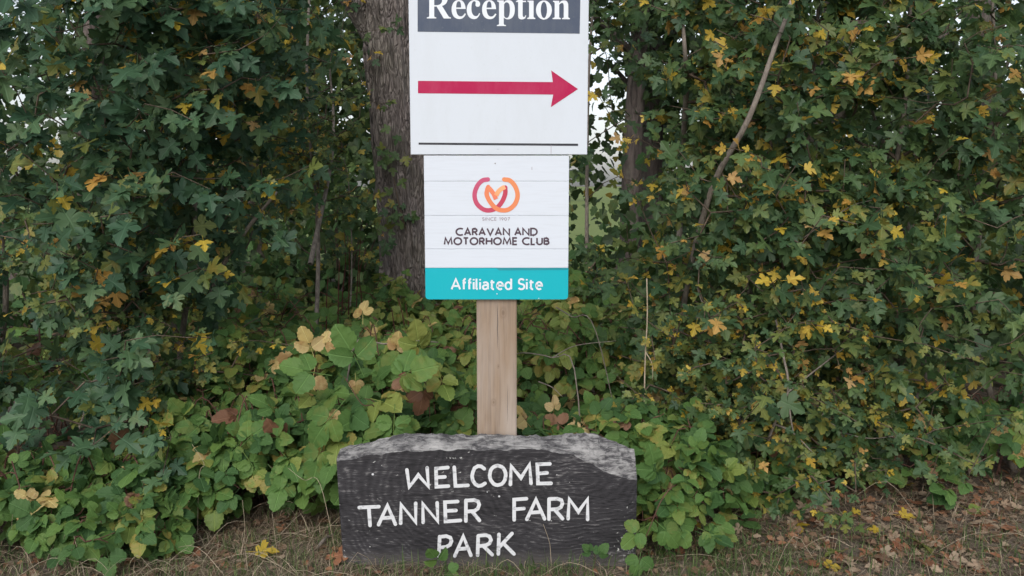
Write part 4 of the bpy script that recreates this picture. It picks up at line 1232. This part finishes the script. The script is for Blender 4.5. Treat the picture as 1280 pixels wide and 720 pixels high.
def crown(t, blobs, n, size, mats, kind='simple', name='crown', per=9, face=.35, probs=None):
    tg = blob_targets(blobs, n, .22, per)
    N = len(tg)
    tip = unit(rng.normal(0, .7, (N, 3)) + np.array([0, -.2, -.5])); nrm = np.array([0, -face, .8]) + rng.normal(0, .5, (N, 3))
    put_leaves(t, kind, mats, tg, frames(tip, nrm), rng.uniform(*size, N), rng.integers(0, len(SHAPES[kind]), N),
               rng.choice(len(mats), N, p=probs) if probs else rng.integers(0, len(mats), N), 0, name)

tb = gz(P(516, 430, 3.4))
t = thing('oak_tree', 'big grey brown trunk with furrowed bark standing left of the signs', 'tree', tb)
t0, t1, t2, t3 = P(531, 430, 3.4), P(515, 250, 3.4), P(497, 60, 3.4), P(490, -120, 3.4)
t0[2] = -.1
part('trunk', trunk_mesh([t0, t1, t2, t3, t3 + [0.05, .1, 1.6], t3 + [.2, .2, 3]], [.30, .245, .228, .225, .17, .08], 150, 240, .040, 'bark_oak'), t)
V, T = tubes([(smooth_path([P(478, 60, 3.35), P(450, 15, 3.3), P(420, -25, 3.2), P(360, -90, 3.1), P(250, -230, 2.9)], 16), np.linspace(.10, .04, 17))], 9)
part('limb', raw_mesh('limb', V, T, [M['bark_oak']]), t)
for e in ((-1.6, -.8, 5.2), (1.4, -.6, 5.4), (.6, 1.2, 5.8), (-1.0, 1.4, 5.6), (2.2, .5, 4.9)):
    a = t3 + [0, .05, .9]
    V, T = tubes([(smooth_path([a, a + (np.array([tb[0] + e[0], 3.4 + e[1], e[2]]) - a) * .5 + [0, 0, .3], (tb[0] + e[0], 3.4 + e[1], e[2])], 12), np.linspace(.09, .03, 13))], 7)
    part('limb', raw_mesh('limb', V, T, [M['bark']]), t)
crown(t, [((tb[0], 3.6, 5.4), (2.8, 2.2, 1.5)), ((tb[0] - 1.8, 3.2, 4.6), (1.5, 1.5, .8)), ((tb[0] + 2.0, 3.4, 4.7), (1.5, 1.5, .8))], 1500, (.10, .16), ['bg_leaf', 'bg_leaf', 'maple_mid', 'bg_leaf_y'], probs=[.4, .3, .22, .08])
# a few ivy leaves and moss tufts on the trunk
ivy = thing('ivy_sprig', 'sprig of small pale green leaves growing over the trunk beside the sign', 'ivy', P(470, 250, 3.12))
V, T = tubes([(smooth_path([P(520, 330, 3.2), P(500, 260, 3.1), P(488, 210, 3.1), P(470, 190, 3.1)], 14), np.linspace(.006, .003, 15))], 5)
part('stem', raw_mesh('stem', V, T, [M['twig']]), ivy)
for i in range(46):
    q = P(rng.choice([482, 492, 472]) + rng.normal(0, 14), rng.choice([205, 270, 185, 280]) + rng.normal(0, 16), 3.08 + rng.uniform(-.06, .06))
    leaf_at(ivy, 'maple', MAPLE[rng.choice([0, 1, 1, 2])], int(rng.integers(0, 6)), q, rng.uniform(.05, .08), (rng.normal(), -.3, rng.normal() - .4), (rng.normal() * .4, -.8, .5))

def bgtree(label, px, Y, r, blobs, n, size=(.08, .13), mats=('bg_leaf', 'bg_leaf', 'maple_mid', 'bg_leaf_y'), probs=(.55, .25, .15, .05), lean=0.0, h=5.0, name='background_tree'):
    b = gz(P(px, 400, Y))
    t = thing(name, label, 'tree', b, 'trees behind the hedge')
    p = [np.array(b) - [0, 0, .05], np.array(b) + [lean * .3, 0, h * .35], np.array(b) + [lean, .1, h * .7], np.array(b) + [lean * 1.2, .2, h]]
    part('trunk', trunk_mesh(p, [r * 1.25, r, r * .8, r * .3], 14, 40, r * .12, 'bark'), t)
    for k in range(5):
        a = p[1] + (p[3] - p[1]) * (k / 5); e = a + np.array([rng.uniform(-1, 1), rng.uniform(-.8, .8), rng.uniform(.4, 1.0)]) * h * .22
        V, T = tubes([(smooth_path([a, (a + e) / 2 + [0, 0, .1], e], 8), np.linspace(r * .45, r * .12, 9))], 5)
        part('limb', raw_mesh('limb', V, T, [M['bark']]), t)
    crown(t, blobs, n, size, list(mats), probs=list(probs))
bgtree('slim dark tree trunk just right of the signs', 783, 5.0, .085, [B(700, -60, 5.2, 1.2, .8, .7), B(850, 40, 5.2, .5, .7, .8), B(800, 150, 6.4, .35, .5, .6), B(750, 190, 6.4, .40, .5, .18), B(690, 250, 5.4, .4, .5, .35), B(770, 10, 5.0, .6, .5, .35)], 2300, lean=.12)
bgtree('second dark trunk right of the signs behind leaves', 812, 5.8, .11, [B(900, 100, 6.0, .9, .8, 1.0), B(880, 300, 6.0, .8, .8, .7), B(820, 330, 6.4, .5, .6, .35), B(800, -40, 6.0, .9, .7, .4)], 2600, lean=-.05)
bgtree('background tree behind the left hedge', 120, 5.5, .12, [B(120, 120, 5.5, 1.2, .8, 1.0), B(100, 320, 5.5, 1.1, .8, .6), B(-150, 200, 5.5, 1.2, .8, 1.3)], 3400, lean=.2)
bgtree('background tree in the dark gap between the forked stems and the big trunk', 322, 6.2, .12, [B(330, 90, 6.2, .9, .8, .9), B(300, 250, 6.4, .8, .7, .6), B(430, 90, 6.6, .7, .7, .9), B(440, 150, 5.6, .35, .4, .5), B(420, 270, 6.0, .5, .5, .5)], 4400, lean=-.1)
bgtree('background tree behind the middle of the right hedge', 1010, 5.0, .12, [B(1000, 100, 5.0, 1.1, .8, 1.0), B(1010, 320, 5.0, 1.1, .8, .7), B(900, 400, 4.6, .7, .6, .4)], 3400, lean=.2)
bgtree('background tree behind the right end of the hedge', 1220, 5.2, .12, [B(1200, 120, 5.2, 1.1, .8, 1.0), B(1190, 330, 5.2, 1.1, .8, .7), B(1420, 220, 5.2, 1.0, .8, 1.2)], 3200, lean=-.2)
bgtree('low bushy tree behind the big trunk', 560, 7.0, .10, [B(540, 290, 7.0, 1.2, .7, .5), B(600, 120, 7.5, 1.3, .8, .8), B(440, 330, 6.6, .8, .6, .35)], 1100, h=3.6)

bgtree('tall dark tree far behind the right hedge', 1130, 8.5, .16, [B(1130, 60, 8.5, 2.0, 1.0, 1.4), B(1100, 260, 8.5, 2.0, 1.0, .8), B(930, 30, 8.5, 1.2, 1.0, 1.0)], 3200, (.11, .17), h=6)
bgtree('tall dark tree far behind the left hedge', 160, 8.8, .16, [B(150, 60, 8.8, 2.2, 1.0, 1.4), B(180, 250, 8.8, 2.2, 1.0, .8), B(380, 20, 8.8, 1.2, 1.0, .8)], 3200, (.11, .17), h=6)

# dim undergrowth that closes the foot of the hedge
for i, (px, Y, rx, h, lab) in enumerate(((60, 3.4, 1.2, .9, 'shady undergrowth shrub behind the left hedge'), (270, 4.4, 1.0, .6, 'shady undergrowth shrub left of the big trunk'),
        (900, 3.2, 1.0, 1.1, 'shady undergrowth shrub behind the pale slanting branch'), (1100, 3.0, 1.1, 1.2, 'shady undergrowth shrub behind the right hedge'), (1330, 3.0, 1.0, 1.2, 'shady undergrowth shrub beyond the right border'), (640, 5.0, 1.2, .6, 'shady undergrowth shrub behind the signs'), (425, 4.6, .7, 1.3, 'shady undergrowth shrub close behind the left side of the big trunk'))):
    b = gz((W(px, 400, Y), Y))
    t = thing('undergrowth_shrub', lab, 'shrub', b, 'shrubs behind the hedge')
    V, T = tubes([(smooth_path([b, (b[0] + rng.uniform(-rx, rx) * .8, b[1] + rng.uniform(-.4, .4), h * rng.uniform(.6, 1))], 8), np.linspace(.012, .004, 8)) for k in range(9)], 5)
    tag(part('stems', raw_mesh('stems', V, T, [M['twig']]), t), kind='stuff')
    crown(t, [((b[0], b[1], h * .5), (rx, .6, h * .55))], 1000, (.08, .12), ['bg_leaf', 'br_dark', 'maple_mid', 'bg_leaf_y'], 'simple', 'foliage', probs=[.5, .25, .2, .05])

# low green ground cover around the trees
n = 5200
x = rng.uniform(-6, 6, n); y = rng.uniform(2.2, 10.4, n)
z = np.array([ground_z(a, b) for a, b in zip(x, y)]) + rng.uniform(.03, .38, n) * (.6 + .6 * np.array([mnoise.noise(Vector((a * .8, b * .8, 2))) for a, b in zip(x, y)]))
tg = thing('ground_cover', 'low green leafy ground cover under the trees', 'ground cover', (0, 0, 0)); tg['kind'] = 'stuff'
put_leaves(tg, 'simple', ['br_mid', 'br_dark', 'br_light', 'litter'], np.column_stack([x, y, np.maximum(z, .02)]),
           frames(rng.normal(0, 1, (n, 3)) * [1, 1, .3], np.array([0, -.45, 1]) + rng.normal(0, .3, (n, 3))), rng.uniform(.09, .17, n), rng.integers(0, 4, n), rng.choice(4, n, p=[.45, .28, .20, .07]), 0, 'leaves')

# far hedge line across the field
for i, X in enumerate(np.arange(-48, 49, 16.0)):
    b = (X + rng.uniform(-1.5, 1.5), 62 + rng.uniform(-2, 2), 0)
    t = thing('far_tree', 'far tree of the pale hedge line across the field', 'tree', b, 'far hedge line')
    hh = rng.uniform(4.5, 6.5)
    V, T = tubes([(smooth_path([b, (b[0], b[1], hh * .6)], 6), np.linspace(.25, .1, 6))], 6)
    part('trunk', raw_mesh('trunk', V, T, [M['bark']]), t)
    crown(t, [((b[0], b[1], hh * .5), (8.5, 2, hh * .5)), ((b[0] + 1, b[1], hh * .75), (5, 2, hh * .3))], 800, (.6, 1.1), ['far_leaf', 'far_leaf', 'bg_leaf_y'], probs=[.6, .32, .08])

# ------------------------------------------------------------------ verge: grass, straw, litter, fallen leaves
def blades(n, region, hgt, width, mat, name, label, cat, bend=.5, flat=0.0, dens=None):
    V, T = [], []
    pts = []
    while len(pts) < n:
        x, y = rng.uniform(region[0], region[1]), rng.uniform(region[2], region[3])
        if -.01 < y < .13 and -.57 < x < .42: continue
        if dens and rng.random() > dens(x, y): continue
        pts.append((x, y))
    k = 0
    for x, y in pts:
        a = rng.uniform(0, 2 * math.pi); L = rng.uniform(*hgt); w = rng.uniform(*width)
        d = np.array([math.cos(a), math.sin(a), 0]); s = np.array([-d[1], d[0], 0]) * w / 2
        lay = flat + rng.uniform(0, bend)
        b = np.array([x, y, ground_z(x, y) - .004])
        c = [b, b + L * .4 * np.array([d[0] * lay * .5, d[1] * lay * .5, max(.06, 1 - lay * .6)]), b + L * np.array([d[0] * lay, d[1] * lay, max(.06, .9 - lay * .85)])]
        V += [c[0] - s, c[0] + s, c[1] - s * .8, c[1] + s * .8, c[2]]
        T += [(k, k + 1, k + 3), (k, k + 3, k + 2), (k + 2, k + 3, k + 4)]
        k += 5
    o = link(name, raw_mesh(name, np.array(V), T, [M[mat]], smooth=False))
    return tag(o, label, cat, kind='stuff')
def near_board(x, y):
    q = .26 + .25 * math.exp(-((x + 1.1) / .6) ** 2) + 1.0 * math.exp(-((x + .02) / .28) ** 2 - ((y + .05) / .12) ** 2)
    q += .9 * math.exp(-((x - .68) / .25) ** 2 - ((y + .02) / .14) ** 2)
    q += .5 * max(0, mnoise.noise(Vector((x * 4, y * 4, 0))))
    return min(1, q) * (1 if y < .25 else .25)
blades(13000, (-2.2, 2.2, -.75, .9), (.03, .12), (.002, .0045), 'grass', 'grass', 'thin green grass growing along the foot of the board and verge', 'grass', .9, 0.05, near_board)
blades(20000, (-2.2, 2.2, -.75, 1.0), (.05, .20), (.0012, .003), 'dry', 'dry_grass', 'pale dry grass stems and straw lying on the verge', 'grass', .5, .75,
       lambda x, y: min(1, .35 + .8 * math.exp(-((x + .8) / .5) ** 2) + .3 * mnoise.noise(Vector((x * 3, y * 3, 5)))))
for i, (p0, p1, p2) in enumerate((((300, 705), (306, 660), (303, 625)), ((343, 715), (346, 690), (340, 640)), ((243, 610), (255, 580), (240, 555)), ((420, 610), (380, 600), (360, 585)), ((690, 700), (686, 675), (679, 655)))):
    Y = .06 if i != 4 else -.03
    if i == 2: Y = .25
    bare('thin pale dry grass stalk standing at the left foot of the hedge' if i != 4 else 'single thin dry grass stem in front of the letters of the board',
         [gz(P(*p0, Y)), P(*p0, Y) * .5 + P(*p1, Y) * .5, P(*p1, Y), P(*p2, Y)], .0010, 'straw', 'dry_stalk', 'stalk', 'dry grass stalks' if i != 4 else None)

pl = []
for i in range(260):
    x = rng.normal(-.85, .55) if i < 150 else rng.uniform(-2, 2); y = rng.uniform(-.35, .55)
    if -.06 < y < .18 and -.62 < x < .48: continue
    a = rng.uniform(0, 2 * math.pi); L = rng.uniform(.10, .32); up = rng.uniform(.0, .07) * (1 if i % 5 else 2.2)
    b = np.array([x, y, ground_z(x, y)]); d = np.array([math.cos(a), math.sin(a), 0])
    if -.10 < (b + d * L)[1] < .20 and -.66 < (b + d * L)[0] < .52: continue
    pl.append((smooth_path([b, b + d * L * .5 + [0, 0, up + .012], b + d * L + [0, 0, up * rng.uniform(.1, 1) + .004]], 6), [rng.uniform(.0007, .0016), .0005]))
V, T = tubes(pl, 3)
tag(link('straw', raw_mesh('straw', V, T, [M['straw']])), 'tangled pale straw and fine dead stems over the verge', 'straw', kind='stuff')

# leaf litter: small stuff, then countable fallen leaves
n = 14000
x = rng.uniform(-2.4, 2.4, n); y = rng.uniform(-.7, 1.6, n)
ok = ~((y > -.05) & (y < .16) & (x > -.6) & (x < .45))
keep = ok & (rng.random(n) < (.45 + .5 * (x > .7) + .2 * (x < -.4)))
x, y = x[keep], y[keep]; n = len(x)
z = np.array([ground_z(a, b) for a, b in zip(x, y)]) + rng.uniform(.003, .016, n)
tl = thing('leaf_litter', 'brown crumbled leaf litter covering the earth of the verge', 'litter', (0, 0, 0))
tl['kind'] = 'stuff'
ang = rng.uniform(0, 2 * math.pi, n)
tip = np.column_stack([np.cos(ang), np.sin(ang), rng.normal(0, .25, n)]); nrm = np.column_stack([rng.normal(0, .4, (n, 2)), np.ones(n)])
put_leaves(tl, 'simple', ['litter', 'litter_pale', 'litter_russet'], np.column_stack([x, y, z]), frames(tip, nrm), rng.uniform(.012, .04, n), rng.integers(0, 4, n), rng.choice(3, n, p=[.55, .25, .20]), 0, 'crumbs')

FL = {'litter_pale': ('fallen buff maple leaf lying on the verge', 'fallen buff leaves'), 'litter_russet': ('fallen russet maple leaf lying on the verge', 'fallen russet leaves'),
      'maple_yellow': ('fallen yellow maple leaf lying on the verge', 'fallen yellow leaves'), 'litter': ('fallen dark brown maple leaf lying on the verge', 'fallen dark brown leaves')}
def fallen(px, py, mat, size, lift=.012, label=None, lay=True):
    # where the sight line meets the ground
    d = _r * (px - 640) / FPX + _u * (360 - py) / FPX + _f
    s = -CAM[2] / d[2]; p = CAM + d * s
    p[2] = ground_z(p[0], p[1]) + lift
    a = rng.uniform(0, 2 * math.pi)
    o = bpy.data.objects.new('fallen_leaf', leaf_mesh('maple', int(rng.integers(0, 6)), mat)); col.objects.link(o)
    rot = frames(np.array([[math.cos(a), math.sin(a), rng.normal(0, .1)]]), np.array([[rng.normal(0, .25), -.25 + rng.normal(0, .25), 1]]))[0]
    m = np.eye(4); m[:3, :3] = rot * size; m[:3, 3] = p - rot[:, 1] * size * .7
    o.matrix_basis = Matrix(m.tolist())
    where = 'on the straw left of the welcome board' if px < 430 else ('on the verge just right of the welcome board' if px < 1000 else 'on the bare earth below the right hedge')
    tag(o, label or FL[mat][0].replace('on the verge', where), 'leaf', None if label else FL[mat][1] + (' at the left' if px < 430 else ' by the board' if px < 1000 else ' at the right'))
fallen(1025, 644, 'litter_pale', .105, .02, 'largest fallen pale tan leaf on the bare earth below the yellow flecked maple')
fallen(432, 706, 'litter_russet', .085, .03, 'curled russet leaf at the left foot of the welcome board')
fallen(327, 698, 'maple_yellow', .075, .03, 'fallen yellow green leaf on the straw left of the welcome board')
fallen(1150, 690, 'maple_light', .085, .02, 'fallen pale green leaf at the lower right of the verge')
fallen(1045, 700, 'maple_light', .07, .02, 'fallen light green leaf among the grass right of the board')
for (px, py) in list(zip(rng.uniform(990, 1275, 90), rng.uniform(605, 718, 90))) + list(zip(rng.uniform(800, 1000, 14), rng.uniform(655, 718, 14))) + list(zip(rng.uniform(10, 420, 30), rng.uniform(640, 718, 30))):
    fallen(px, py, rng.choice(['litter_pale', 'litter_russet', 'litter_russet', 'litter', 'maple_yellow'], p=[.28, .22, .2, .24, .06]), rng.uniform(.032, .062), rng.uniform(.006, .02))
# dead sticks on the ground
for (a, b, r, lab) in (((395, 690), (418, 668), .008, 'short grey dead stick lying against the left foot of the board'), ((800, 670), (850, 669), .003, 'thin pale twig lying on the ground right of the board')):
    def hit(q):
        d = _r * (q[0] - 640) / FPX + _u * (360 - q[1]) / FPX + _f
        p = CAM + d * (-CAM[2] / d[2]); p[2] = ground_z(p[0], p[1]) + r
        return p
    A, C = hit(a), hit(b)
    tt = thing('dead_stick', lab, 'stick', A)
    s = smooth_path([A, (A + C) / 2 + [0, 0, .012], C], 10)
    V, T = tubes([(s, np.linspace(r, r * .7, len(s)))], 6)
    part('wood', raw_mesh('wood', V, T, [M['twig_grey']]), tt)
